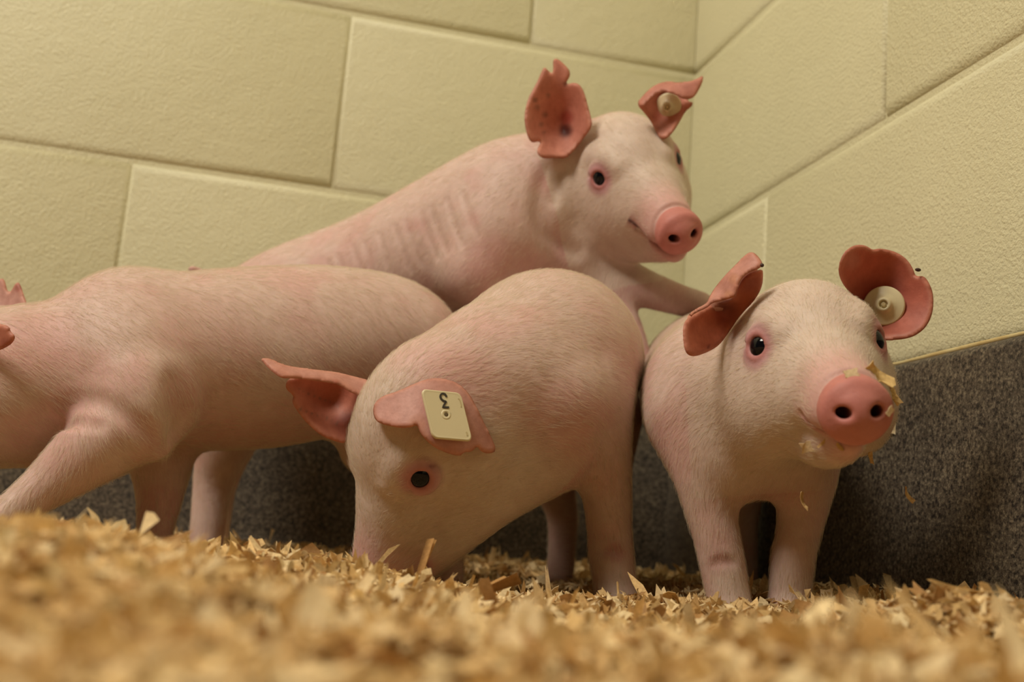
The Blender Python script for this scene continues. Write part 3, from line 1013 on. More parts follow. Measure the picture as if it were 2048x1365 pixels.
# --- the piglet climbing over the others at the back
def top_piglet():
    S = Sculpt()
    hd = Head(CAM + V(0.1, .904, .139), V(.25, -.895, -.371), V(-.176, -.419, .891), 0.0100)
    tube(S, [(520, 668, 1.03, 134), (600, 632, 1.03, 144), (760, 575, 1.02, 150), (900, 505, .995, 155), (1000, 450, .975, 157), (1050, 425, .968, 146)], .012)
    S.chain([P(1050, 425, .968), P(1150, 380, .965), hd.w(-4.6, 0, -1.0)], [146 * .965 / FPX, 128 * .965 / FPX, .043], .012)
    # shoulder and chest
    tube(S, [(1000, 480, .935, 90), (960, 540, .93, 80)], .02)
    tube(S, [(1060, 470, .965, 120), (1140, 500, .965, 75)], .02)
    # forelegs: one down between the two piglets, the other out over the right piglet's back
    tube(S, [(1110, 500, .955, 75), (1188, 562, .94, 46), (1236, 622, .93, 34), (1266, 682, .92, 27), (1288, 760, .91, 24)], .012)
    tube(S, [(1150, 500, .945, 72), (1215, 545, .945, 46), (1285, 575, .935, 38), (1345, 596, .925, 32), (1400, 612, .915, 28)], .012)
    # hind legs
    tube(S, [(500, 720, .965, 110), (455, 860, .955, 62), (428, 960, .96, 40), (415, 1060, .955, 34), (408, 1130, .95, 33)], .015)
    tube(S, [(520, 720, 1.04, 100), (470, 860, 1.04, 56), (440, 960, 1.045, 36), (428, 1060, 1.04, 30), (424, 1110, 1.04, 28)], .015)
    # tail tip shows over the left piglet's back
    tube(S, [(450, 600, 1.0, 20), (415, 560, 1.0, 12), (396, 545, 1.0, 9), (384, 540, .995, 7)], .008)
    S.chain([hd.w(-2.2, -1.7, -5.0), hd.w(1.0, -1.0, -5.4), hd.w(4.2, 0, -5.35)], [.024, .020, .0125], .012)
    hd.sculpt(S, 1.0)
    # jowl fold behind the cheek, creases of the flank
    S.crease([(1098, 335), (1086, 375), (1082, 415), (1092, 455), (1118, 485), (1150, 505)], .007, .0028, .010)
    S.crease([(1118, 345), (1112, 375), (1108, 400)], .005, .0022, .007)
    for i in range(13):
        x = 590 + i * 27 + (i * 7 % 5) * 2
        y = 560 - (x - 590) * .50
        S.crease([(x, y - 10), (x + 12, y + 35), (x + 30, y + 80)], .004, .0037, .003)
    spots = [(S.hit(980, 520), .03, PINK, .8), (S.hit(1100, 360), .016, PINK * .95, .8), (S.hit(1150, 500), .025, PINK * .9, .8), (P(990, 560, .88), .03, PINK, .7), (P(1090, 360, .9), .018, PINK, .7), (P(1170, 520, .89), .03, PINK * .9, .8), (P(1240, 560, .93), .04, PINK * .85, .6), (P(390, 540, 1.0), .02, PINK * .9, 1)]
    flow = [(P(1360, 460, .83), V(-.5, .6, .5)), (P(1250, 250, .87), V(-.5, .6, .5)), (P(1150, 450, .89), V(-.7, .3, -.5)), (P(1000, 400, .9), V(-.7, .2, -.6)), (P(800, 500, .92), V(-.7, .1, -.6)),
            (P(600, 560, .93), V(-.8, .1, -.5)), (P(1250, 640, .88), V(.2, 0, -1)), (P(420, 1000, .93), V(0, 0, -1))]
    root = make_piglet('piglet', 'piglet at the back climbing over the others with its head raised to the right', S, hd, spots, flow, 42000, .00135,
                       (P(480, 1000, .97)[0], P(480, 1000, .97)[1], 0.0), .0068, 12, look=(.1, 0))
    B = .905
    k = 180 / 1117
    sh = ear_sheet(crop([(560, 1290), (420, 1278), (310, 1292), (240, 1262), (208, 1205), (222, 1150), (262, 1080), (215, 1075), (150, 1095), (105, 1040), (72, 940), (52, 800), (62, 690), (100, 540), (160, 430), (225, 310), (265, 210), (305, 142), (345, 190), (405, 240), (412, 150), (408, 70), (440, 36), (500, 68), (570, 135), (625, 205), (615, 280), (570, 345), (600, 365), (640, 345), (700, 345), (760, 390), (805, 480), (840, 620), (880, 760), (900, 880), (820, 1000), (720, 1130), (620, 1240)], 1040, 110, k),
                   [(1125, 315, B - .002), (1080, 310, B - .008), (1050, 250, B - .010), (1060, 190, B - .004), (1092, 140, B + .002), (1112, 118, B + .004), (1150, 170, B + .000), (1172, 210, B - .004), (1180, 250, B - .008), (1165, 290, B - .004), (1128, 265, B + .018), (1130, 220, B + .016), (1110, 190, B + .010)],
                   EAR_IN, EAR_OUT, smooth=1, spots=[(1132, 262, 22, (.05, .015, .012), .95), (1133, 235, 22, (.30, .04, .03), .75), (1068, 200, 7, (.12, .11, .08), .75), (1095, 190, 7, (.14, .12, .09), .7), (1088, 230, 8, (.10, .10, .08), .75), (1080, 250, 7, (.14, .11, .09), .6), (1072, 215, 9, (.2, .13, .09), .6), (1086, 266, 6, (.14, .1, .08), .6), (1131, 168, 6, (.03, .015, .01), .8)])  # near-black spot is the painted shade of the ear canal
    ear(root, [sh])
    k = 480 / 1365
    B = .888
    main = ear_sheet(crop([(775, 365), (830, 300), (900, 262), (960, 250), (1030, 260), (1080, 300), (1064, 348), (1100, 354), (1090, 380), (1055, 405), (1020, 470), (975, 540), (932, 570), (905, 555), (880, 510), (862, 470), (825, 420)], 1000, 80, k),
                     [(1275, 205, B), (1300, 175, B + .004), (1340, 165, B + .012), (1380, 195, B + .004), (1385, 210, B - .002), (1345, 265, B - .004), (1325, 280, B - .004), (1310, 255, B + .006), (1335, 215, B + .016), (1300, 220, B + .006)],
                     EAR_IN, EAR_OUT, smooth=1, spots=[(1335, 195, 34, (.16, .05, .035), .75), (1310, 235, 14, (.45, .13, .09), .5)])  # large dark spot paints the shadow under the folded rim
    flap = ear_sheet(crop([(772, 365), (828, 298), (880, 255), (940, 235), (1020, 242), (1080, 236), (1128, 217), (1158, 198), (1152, 245), (1110, 322), (1075, 340), (1035, 335), (1000, 312), (940, 296), (895, 305), (850, 345), (815, 385)], 1000, 80, k),
                     [(1275, 205, B - .002), (1300, 180, B - .002), (1340, 163, B + .000), (1380, 163, B - .006), (1405, 152, B - .002), (1385, 195, B - .012), (1340, 184, B - .011), (1310, 190, B - .010)],
                     (0.56, 0.24, 0.19), EAR_OUT, smooth=1)
    ear(root, [main, flap])
    tag_button(root, P(1337, 213, B + .008), V(-.30, -.85, -.25), .0104)
    return root

# --- the piglet in the middle rooting in the shavings
def centre_piglet():
    S = Sculpt()
    hd = Head(CAM + V(-.0685, .68, -.0690), V(-.46, -.09, -.88), V(-.65, -.65, .40), 0.0097)
    hd.eye_dir = (.46, .48)
    hd.eye_out = 0.54
    tube(S, [(1105, 765, .98, 132), (1100, 750, .92, 146), (1104, 730, .84, 172), (1096, 724, .775, 184), (1030, 745, .735, 160), (950, 775, .705, 128)], .012)
    S.chain([P(985, 765, .715), hd.w(-4.4, 0, -1.0)], [.045, .0375], .016)
    S.chain([P(1000, 800, .715), hd.w(-1.0, 0, -3.6)], [.042, .024], .02)
    S.chain([P(1090, 860, .725), P(1000, 900, .71), hd.w(-1.5, 1.0, -4.6)], [.040, .034, .026], .02)
    tube(S, [(1060, 915, .71, 60), (960, 1010, .69, 58), (900, 1072, .687, 48), (852, 1118, .688, 40)], .025)
    # shoulder blade
    tube(S, [(1060, 720, .715, 70), (1120, 800, .71, 90)], .02)
    # foreleg standing
    tube(S, [(1165, 800, .74, 98), (1196, 890, .735, 66), (1212, 980, .735, 50), (1219, 1060, .735, 44), (1222, 1110, .733, 45), (1230, 1170, .73, 43), (1236, 1220, .725, 48)], .016)
    # other foreleg, behind the head
    tube(S, [(1000, 860, .72, 85), (950, 950, .715, 52), (905, 1040, .715, 42), (890, 1100, .715, 38), (885, 1190, .715, 42)], .015)
    S.crease([(1192, 1100), (1216, 1098), (1244, 1102)], .003, .0026, .004)
    # hind legs
    tube(S, [(1100, 830, .97, 85), (1105, 950, .99, 46), (1125, 1040, 1.0, 30), (1120, 1150, .99, 27)], .015)
    tube(S, [(1200, 830, .97, 85), (1215, 950, .99, 46), (1225, 1040, 1.0, 30), (1225, 1150, .99, 27)], .015)
    hd.sculpt(S)
    spots = [(P(930, 770, .66), .035, PINK, .75), (P(1040, 690, .69), .014, PINK * .85, .6), (P(1120, 830, .68), .03, PINK, .35), (P(1100, 940, .70), .035, PINK, .5),
             (S.hit(1230, 1106), .010, DEEP * .8, .65), (S.hit(880, 760), .035, PINK, .8), (S.hit(1110, 840), .035, PINK, .6), (S.hit(1140, 930), .03, PINK, .7), (S.hit(795, 960), .017, PINK * .85, .75), (S.hit(730, 1100), .022, PINK * .95, .8), (S.hit(800, 1110), .02, PINK * .9, .6), (P(1230, 1170, .70), .03, PALE, .6)]
    flow = [(P(740, 1100, .66), V(.3, .2, .9)), (P(740, 900, .66), V(.15, .3, .95)), (P(830, 760, .68), V(.5, .4, .7)), (P(850, 1040, .66), V(.75, .2, .5)), (P(960, 960, .67), V(.8, .2, .35)), (P(900, 700, .68), V(.6, .5, .55)),
            (P(980, 760, .67), V(.85, .35, .2)), (P(1060, 640, .72), V(.75, .6, .1)), (P(1080, 800, .69), V(.85, .3, -.35)), (P(1180, 700, .74), V(.6, .6, -.5)), (P(1150, 870, .71), V(.6, .2, -.75)),
            (P(1210, 980, .71), V(.2, .1, -1)), (P(1225, 1130, .71), V(.15, 0, -1)), (P(1050, 900, .69), V(.8, .1, -.2)), (P(1100, 560, .8), V(.4, .9, .1))]
    root = make_piglet('piglet', 'piglet in the middle rooting in the shavings with a square tag in its ear', S, hd, spots, flow, 75000, .00125,
                       (P(1060, 1190, .76)[0], P(1060, 1190, .76)[1], 0.0), .0072, 13)
    k = 560 / 1365
    B = .688
    inner = ear_sheet(crop([(575, 300), (560, 400), (500, 440), (478, 500), (468, 556), (425, 548), (350, 520), (282, 462), (228, 395), (203, 352), (214, 320), (175, 292), (174, 258), (195, 235), (260, 215), (420, 215), (540, 240)], 500, 660, k),
                      [(735, 780, B + .004), (700, 840, B + .004), (695, 885, B - .002), (640, 870, B - .008), (590, 810, B - .012), (575, 770, B - .010), (600, 750, B - .006), (660, 800, B + .014), (690, 790, B + .012), (640, 755, B + .004)],
                      (0.50, 0.19, 0.13), EAR_OUT, smooth=1, spots=[(640, 800, 50, (.36, .14, .09), .6), (690, 850, 34, (.36, .10, .075), .6)] + [(595 + (i * 37) % 90, 778 + (i * 53) % 75, 3.2, (.12, .12, .09), .75) for i in range(26)])
    rim = ear_sheet(crop([(50, 138), (100, 138), (160, 170), (250, 186), (330, 195), (420, 205), (500, 225), (590, 248), (600, 300), (560, 330), (500, 312), (440, 272), (400, 262), (330, 252), (250, 240), (195, 238), (150, 236), (108, 205), (70, 168)], 500, 660, k),
                    [(525, 718, B - .014), (570, 735, B - .014), (600, 756, B - .016), (680, 770, B - .010), (740, 765, B + .004), (735, 785, B - .002), (640, 742, B - .006), (700, 755, B + .002)],
                    (0.60, 0.31, 0.25), EAR_OUT, smooth=1, spots=[(640, 765, 14, (.50, .20, .12), .5), (670, 768, 10, (.42, .13, .09), .6), (560, 750, 24, (.62, .28, .2), .5)])
    ear(root, [inner, rim])
    B = .655
    ol = crop([(598, 400), (606, 358), (645, 322), (720, 300), (800, 262), (880, 235), (950, 238), (1015, 260), (1065, 305), (1105, 375), (1135, 440), (1172, 512), (1205, 592), (1160, 607), (1122, 592), (1108, 566), (1080, 598), (1045, 596), (1020, 620), (930, 592), (880, 560), (832, 512), (815, 462), (790, 476), (735, 480), (660, 466), (612, 446)], 500, 660, k)
    def sd(x, y, off):
        return (x, y, (S.hit(x, y) - CAM) @ FWD + off)
    earc = [sd(748, 830, -.007), sd(770, 790, -.003), sd(860, 758, -.0016), sd(925, 768, -.0016), sd(960, 830, -.004), sd(992, 905, -.007), sd(955, 905, -.009), sd(900, 908, -.014), sd(850, 872, -.014), sd(800, 855, -.011), sd(880, 820, -.008), sd(810, 810, -.005)]
    fe = tps(earc)
    sh = ear_sheet(ol, earc,
                   (0.62, 0.33, 0.28), EAR_IN, smooth=1, th=.0020, spots=[(835, 850, 26, (.52, .24, .16), .6), (900, 905, 20, (.58, .27, .2), .6)])
    ear(root, [sh])
    # square number tag riveted through the ear
    q = [(840, 779), (922, 787), (943, 884), (866, 877)]
    dp = [fe(np.array([c]))[0] - .0042 for c in q]
    gq = np.array([((1 - u) * (1 - v) * np.array(q[0]) + u * (1 - v) * np.array(q[1]) + u * v * np.array(q[2]) + (1 - u) * v * np.array(q[3])) for u in np.linspace(0, 1, 6) for v in np.linspace(0, 1, 6)])
    ge = fe(gq)
    Aq = np.c_[gq, np.ones(len(gq))]
    pl, *_ = np.linalg.lstsq(Aq, ge, rcond=None)
    pl[2] += (ge - Aq @ pl).min() * .8 - .0030
    dp = [np.r_[c, 1] @ pl for c in np.array(q, float)]
    cs = [P(x, y, d) for (x, y), d in zip(q, dp)]
    o_ = (cs[0] + cs[1] + cs[2] + cs[3]) / 4
    ux = ((cs[1] - cs[0]) + (cs[2] - cs[3])) / 2
    uy = ((cs[0] - cs[3]) + (cs[1] - cs[2])) / 2
    w_, h_ = np.linalg.norm(ux), np.linalg.norm(uy)
    ux /= w_
    n_ = np.cross(ux, uy)
    n_ /= np.linalg.norm(n_)
    shear = (uy @ ux)
    uyp = np.cross(n_, ux)
    hh = uy @ uyp
    if n_ @ FWD > 0:
        n_ = -n_
    def tp(a, b, c):          # a, b in -1..1 across the plate, c metres off its face
        return o_ + ux * (a * w_ / 2) + uy * (b / 2) + n_ * c
    bm = bmesh.new()
    rad = .24
    ring = []
    for cx, cy, a0 in ((1, 1, 0), (-1, 1, 90), (-1, -1, 180), (1, -1, 270)):
        for i in range(7):
            a = math.radians(a0 + 15 * i)
            ring.append((cx * (1 - rad) + rad * math.cos(a), cy * (1 - rad) + rad * math.sin(a)))
    lv = []
    for s_, c_ in ((.985, -.0012), (1.0, -.0007), (1.0, .0005), (.985, .0010), (.95, .00115), (.90, .0009)):
        lv.append([bm.verts.new(tp(a * s_, b * s_, c_)) for a, b in ring])
    nR = len(ring)
    for r0, r1 in zip(lv, lv[1:]):
        for j in range(nR):
            bm.faces.new((r0[j], r0[(j + 1) % nR], r1[(j + 1) % nR], r1[j])).smooth = True
    bm.faces.new(lv[-1])
    bm.faces.new(list(reversed(lv[0])))
    bmesh.ops.recalc_face_normals(bm, faces=bm.faces)
    me = bpy.data.meshes.new('ear_tag')
    bm.to_mesh(me)
    bm.free()
    tg = link('ear_tag', me, root, M_TAG)
    tg['label'] = 'square cream plastic ear tag numbered 3'

    # pixel -> plate coordinates by least squares on the four corners
    cp = np.array(q, float)
    ab = np.array([(-1, 1), (1, 1), (1, -1), (-1, -1)], float)
    A_ = np.c_[cp, np.ones(4)]
    X_, *_ = np.linalg.lstsq(A_, ab, rcond=None)
    def stroke(name, pts, wpx, mat, lift=.00105):
        pp = np.array([(820 + x / 9.75, 760 + y / 9.75) for x, y in pts])
        # smooth polyline
        bm = bmesh.new()
        d = np.gradient(pp, axis=0)
        d /= np.linalg.norm(d, axis=1)[:, None] + 1e-9
        nn = np.stack([-d[:, 1], d[:, 0]], 1) * wpx / 2
        top, bot = [], []
        for (x, y), (a, b) in zip(pp, nn):
            e0 = np.r_[x + a, y + b, 1] @ X_
            e1 = np.r_[x - a, y - b, 1] @ X_
            top.append((bm.verts.new(tp(*e0, lift - .0003)), bm.verts.new(tp(*e0, lift + .0002))))
            bot.append((bm.verts.new(tp(*e1, lift - .0003)), bm.verts.new(tp(*e1, lift + .0002))))
        for i in range(len(pp) - 1):
            bm.faces.new((top[i][1], top[i + 1][1], bot[i + 1][1], bot[i][1]))
            bm.faces.new((top[i][0], top[i + 1][0], top[i + 1][1], top[i][1]))
            bm.faces.new((bot[i][1], bot[i + 1][1], bot[i + 1][0], bot[i][0]))
        bmesh.ops.recalc_face_normals(bm, faces=bm.faces)
        me = bpy.data.meshes.new(name)
        bm.to_mesh(me)
        bm.free()
        return link(name, me, tg, mat)
    bowl = []
    ctrl = [(690, 440), (640, 425), (600, 395), (578, 345), (590, 300), (625, 282), (668, 298), (700, 348)]
    for i in range(len(ctrl) - 1):
        p0, p1, p2, p3 = ctrl[max(i - 1, 0)], ctrl[i], ctrl[i + 1], ctrl[min(i + 2, len(ctrl) - 1)]
        for t in (0, .25, .5, .75):
            bowl.append(tuple(.5 * (2 * p1[c] + (p2[c] - p0[c]) * t + (2 * p0[c] - 5 * p1[c] + 4 * p2[c] - p3[c]) * t * t + (3 * p1[c] - p0[c] - 3 * p2[c] + p3[c]) * t ** 3) for c in (0, 1)))
    bowl.append(ctrl[-1])
    full = [(745, 552), (700, 553), (660, 553), (628, 549), (645, 515), (668, 475)] + bowl
    stroke('number_three', full, 3.9, M_INK)
    stroke('mould_mark', [(930, 375), (960, 400), (975, 450), (985, 500), (985, 545)], 2.2, M_MARK, .0009)
    stroke('mould_mark', [(1085, 1030), (1098, 1065), (1105, 1105)], 2.6, M_MARK, .0009)
    # rivet ring and the brown disc in its hole
    e = np.r_[820 + 692 / 9.75, 760 + 690 / 9.75, 1] @ X_
    c0 = tp(*e, .0010)
    qt = Vector(n_).to_track_quat('Z', 'Y').to_matrix().to_4x4()
    bm = lathe_bm([(.0030, -.0004), (.0030, -.0001), (.0026, .0001), (.0015, .0001), (.0013, -.0002), (.0012, -.0004)], 24)
    bmesh.ops.transform(bm, matrix=Matrix.Translation(Vector(c0)) @ qt, verts=bm.verts)
    me = bpy.data.meshes.new('rivet')
    bm.to_mesh(me)
    bm.free()
    link('rivet', me, tg, M_TAG)
    bm = lathe_bm([(.0012, -.0003), (.0012, .0001), (.0008, .0001)], 16)
    bmesh.ops.transform(bm, matrix=Matrix.Translation(Vector(c0)) @ qt, verts=bm.verts)
    me = bpy.data.meshes.new('rivet_hole')
    bm.to_mesh(me)
    bm.free()
    link('rivet_hole', me, tg, mat_plain('brown_rivet', (.12, .08, .03), .7))
    return root

# --- the piglet on the left, its head beyond the frame
def left_piglet():
    S = Sculpt()
    hd = Head(P(-175, 770, .745), V(-.93, -.12, -.33), V(-.3, -.05, .95), 0.0100)
    tube(S, [(800, 690, .865, 120), (750, 692, .865, 146), (640, 703, .85, 170), (520, 715, .835, 180), (390, 722, .81, 178), (270, 728, .79, 172), (140, 752, .77, 150), (30, 765, .755, 142)], .012)
    S.chain([P(60, 765, .757), hd.w(-4.4, 0, -1.0)], [.047, .040], .016)
    S.chain([P(60, 820, .76), hd.w(-1.0, 0, -3.6)], [.034, .024], .02)
    # shoulder mass and reaching foreleg
    tube(S, [(250, 650, .78, 92), (262, 735, .752, 104), (280, 815, .735, 86), (318, 876, .727, 42)], .030)
    tube(S, [(290, 800, .735, 92), (222, 868, .722, 82), (152, 925, .71, 62), (88, 975, .70, 46), (38, 1012, .69, 38), (-8, 1050, .68, 38)], .012)
    # crease in front of the shoulder, fold above the elbow
    # far foreleg
    tube(S, [(320, 850, .815, 85), (322, 950, .81, 54), (316, 1020, .80, 40), (308, 1080, .79, 34), (304, 1150, .785, 36)], .014)
    # hind legs, behind the middle piglet's head
    tube(S, [(770, 770, .86, 115), (745, 880, .85, 70), (790, 970, .86, 40), (790, 1060, .855, 32), (780, 1140, .85, 34)], .014)
    tube(S, [(800, 770, .90, 105), (800, 880, .905, 66), (840, 970, .91, 38), (835, 1060, .905, 30), (830, 1130, .90, 32)], .014)
    hd.sculpt(S)
    S.crease([(130, 830), (148, 806), (180, 800), (220, 812), (262, 835), (300, 868)], .006, .0036, .008)
    S.crease([(368, 770), (374, 800), (376, 835), (370, 870), (360, 890)], .008, .0066, .018)
    S.crease([(120, 850), (160, 842), (200, 850)], .004, .0028, .006)
    spots = [(S.hit(60, 680), .04, PINK, .9), (S.hit(365, 780), .025, PINK * .95, .8), (S.hit(310, 1040), .03, PINK * 1.05, .9), (S.hit(560, 880), .04, PINK * .9, .7), (S.hit(420, 880), .03, PINK * .9, .7), (S.hit(150, 820), .02, PINK * .9, .6), (P(370, 780, .75), .03, PINK, .6), (P(400, 690, .76), .05, PINK, .3), (P(310, 1040, .77), .045, PINK, .9), (P(120, 960, .69), .035, PINK, .35), (P(600, 890, .8), .05, PINK, .5), (P(420, 880, .78), .05, PINK, .6)]
    flow = [(P(0, 760, .70), V(.8, .1, -.5)), (P(150, 650, .72), V(.85, .1, -.5)), (P(300, 650, .73), V(.75, .1, -.65)), (P(500, 650, .76), V(.75, .1, -.65)), (P(700, 650, .79), V(.7, .1, -.7)), (P(500, 850, .76), V(.95, .1, -.25)),
            (P(250, 800, .69), V(.5, 0, -.85)), (P(100, 950, .68), V(-.5, -.1, -.85)), (P(310, 1000, .78), V(0, 0, -1)), (P(300, 900, .71), V(.7, 0, -.6)), (P(400, 580, .8), V(.9, .3, -.2))]
    root = make_piglet('piglet', 'piglet on the left seen side on with its head beyond the frame', S, hd, spots, flow, 80000, .0016,
                       (P(400, 1080, .82)[0], P(400, 1080, .82)[1], 0.0), .0072, 14)
    k = 620 / 1365
    B = .80
    far = ear_sheet(crop([(-150, 425), (-262, 380), (-290, 310), (-230, 240), (-150, 190), (-60, 150), (0, 128), (15, 124), (26, 150), (32, 180), (48, 186), (68, 146), (86, 142), (104, 195), (122, 245), (90, 330), (0, 370), (-80, 400)], 0, 500, k),
                    [(-110, 670, B - .022), (-40, 640, B - .004), (0, 560, B + .012), (40, 565, B + .004), (55, 610, B - .004), (-40, 570, B + .008), (10, 610, B + .006)],
                    EAR_OUT, EAR_IN, smooth=1, spots=[(40, 575, 14, (.36, .12, .10), .7)])
    ear(root, [far])
    B = .70
    near = ear_sheet(crop([(-230, 300), (-120, 270), (-40, 310), (0, 328), (38, 334), (48, 362), (70, 380), (56, 412), (20, 434), (0, 442), (-80, 470), (-180, 470), (-260, 400)], 0, 500, k),
                     [(-100, 640, B), (0, 650, B - .008), (30, 670, B - .014), (0, 695, B - .004), (-90, 700, B + .006), (-50, 670, B + .004)],
                     EAR_IN, EAR_OUT, smooth=1, spots=[(15, 690, 20, (.3, .09, .07), .6)])
    ear(root, [near])
    return root

BUILD = dict(left=left_piglet, top=top_piglet, centre=centre_piglet, right=right_piglet)
for nm in PIGS:
    BUILD[nm]()
bpy.context.view_layer.update()

# ------------------------------------------------------------------ bedding of wood shavings
def mound(px, py, d, h, s):
    p = P(px, py, d)
    return (p[0], p[1], h, s)

MOUNDS = [mound(520, 1090, .60, .012, .06), mound(300, 1110, .45, .007, .06), mound(40, 1060, .33, .015, .055), mound(-250, 1050, .45, .016, .10), mound(760, 1150, .57, .005, .045),
          mound(1290, 1180, .645, .006, .035), mound(1600, 1230, .62, -.004, .06), mound(1880, 1190, .50, .013, .034), mound(2000, 1230, .44, .004, .03), mound(2000, 1290, .27, .004, .05)]

def bed_height(x, y):
    z = np.full(np.shape(x), .0150)
    for mx, my, h, s in MOUNDS:
        z = z + h * np.exp(-((x - mx) ** 2 + (y - my) ** 2) / (2 * s * s))
    p = np.stack([x, y, np.zeros_like(x)], -1).reshape(-1, 3)
    z = z + ((vnoise(p, 22, 8) - .5) * .010 + (vnoise(p, 60, 9) - .5) * .006).reshape(np.shape(x))
    # banked up against the walls, and heaped a little where the lens looks over it
    back = sstep(np.maximum(y, x), -.26, -.05)
    d = np.sqrt((x - CAM[0]) ** 2 + (y - CAM[1]) ** 2)
    ridge = np.exp(-((d - .26) / .07) ** 2)
    return z + .018 * back + .010 * ridge

def depth_of(x, y):
    return (x - CAM[0]) * FWD[0] + (y - CAM[1]) * FWD[1]

def make_bedding():
    gx = np.linspace(-2.2, -.012, 300)
    gy = np.linspace(-1.9, -.012, 260)
    X, Y = np.meshgrid(gx, gy, indexing='ij')
    Z = bed_height(X, Y) - .003
    # keep a hollow below the lens
    Z -= .030 * np.exp(-((X - CAM[0]) ** 2 + (Y - CAM[1] + .02) ** 2) / (2 * .07 ** 2))
    Z = np.maximum(Z, .002)
    V_ = np.stack([X, Y, Z], -1).reshape(-1, 3)
    idx = np.arange(V_.shape[0]).reshape(X.shape)
    F_ = np.stack([idx[:-1, :-1], idx[1:, :-1], idx[1:, 1:], idx[:-1, 1:]], -1).reshape(-1, 4)
    C_ = np.repeat(np.array([[.46, .28, .12]]), len(V_), 0) * (0.6 + .7 * vnoise(V_, 150, 4))[:, None]
    return V_, F_, C_

def flake_batch(rng, n, x, y, zoff, size, tilt):
    """n curled flakes, 4 x 3 points each"""
    ln = size * (0.45 + rng.gamma(2.2, .42, n))
    sl = rng.random(n) < .5
    wd = np.minimum(ln * np.where(sl, .10 + .16 * rng.random(n), .28 + .5 * rng.random(n)), .0075)
    u = np.linspace(-.5, .5, 4)
    v = np.linspace(-.5, .5, 3)
    U, W = np.meshgrid(u, v, indexing='ij')
    U, W = U.ravel()[None], W.ravel()[None]
    taper = 1 - np.abs(U) * 2 * rng.random((n, 1)) * .8
    skew = rng.normal(size=(n, 1)) * .35
    jag = 1 + rng.normal(size=(n, 12)) * .16
    lx = (U * ln[:, None] + W * wd[:, None] * skew) * jag
    ly = W * wd[:, None] * taper * jag
    curl = rng.normal(size=(n, 1)) * .9
    curl2 = rng.normal(size=(n, 1)) * .5
    lz = curl * (U ** 2 - .08) * ln[:, None] + curl2 * (W ** 2 - .08) * wd[:, None] + rng.normal(size=(n, 1)) * .25 * U * W * 4 * wd[:, None]
    yaw = rng.random(n) * math.tau
    ax = rng.random(n) * math.tau
    tl = np.abs(rng.normal(size=n)) * tilt
    # tilt about a horizontal axis, after a turn about the vertical
    cy, sy = np.cos(yaw)[:, None], np.sin(yaw)[:, None]
    x1, y1 = lx * cy - ly * sy, lx * sy + ly * cy
    ca, sa = np.cos(ax)[:, None], np.sin(ax)[:, None]
    a = x1 * ca + y1 * sa
    b = -x1 * sa + y1 * ca
    ct, st = np.cos(tl)[:, None], np.sin(tl)[:, None]
    a2, z2 = a * ct - lz * st, a * st + lz * ct
    x2, y2 = a2 * ca - b * sa, a2 * sa + b * ca
    z = bed_height(x, y) + zoff
    V_ = np.stack([x2 + x[:, None], y2 + y[:, None], z2 + z[:, None]], -1)
    tone = rng.random((n, 1))
    c = np.where(tone < .13, np.array([[.42, .235, .09]]), np.where(tone < .55, np.array([[.70, .49, .235]]), np.array([[.82, .65, .385]])))
    c = c * (.86 + .4 * rng.random((n, 1)))
    C_ = np.repeat(c[:, None], 12, 1)
    return V_, C_

FLAKE_F = np.array([[i * 3 + j, (i + 1) * 3 + j, (i + 1) * 3 + j + 1, i * 3 + j + 1] for i in range(3) for j in range(2)])

def scatter(rng, n, d0, d1, spread=.62):
    d = np.sqrt(rng.random(n) * (d1 * d1 - d0 * d0) + d0 * d0)
    s = (rng.random(n) * 2 - 1) * spread
    f2 = FWD[:2] / np.linalg.norm(FWD[:2])
    r2 = np.array([f2[1], -f2[0]])
    x = CAM[0] + d * (f2[0] + r2[0] * s)
    y = CAM[1] + d * (f2[1] + r2[1] * s)
    ok = (x < -.02) & (y < -.02)
    return x[ok], y[ok], d[ok]

def make_shavings():
    rng = np.random.default_rng(21)
    V0, F0, C0 = make_bedding()
    Vs, Cs = [], []
    for n, d0, d1, zl, zh, size, tilt in ((26000, .40, 1.25, -.004, .002, .0098, .45), (18000, .40, .78, -.002, .0045, .0085, .55), (16000, .34, .85, -.001, .005, .0050, .8), (20000, .12, .42, -.003, .004, .0074, .42)):
        x, y, d = scatter(rng, n, d0, d1)
        zo = zl + (zh - zl) * rng.random(len(x))
        v, c = flake_batch(rng, len(x), x, y, zo, size, tilt)
        Vs.append(v.reshape(-1, 3))
        Cs.append(c.reshape(-1, 3))
    Vf, Cf = np.concatenate(Vs), np.concatenate(Cs)
    nf = len(Vf) // 12
    Ff = (FLAKE_F[None] + (np.arange(nf) * 12)[:, None, None]).reshape(-1, 4)
    me = np_mesh('bedding_of_wood_shavings', np.r_[V0, Vf], np.r_[F0, Ff + len(V0)], np.r_[C0, Cf])
    o = link('bedding_of_wood_shavings', me, None, M_WOOD)
    o['kind'] = 'stuff'
    o['label'] = 'thick golden bed of loose wood shavings covering the pen floor'
    o['category'] = 'bedding'

make_shavings()

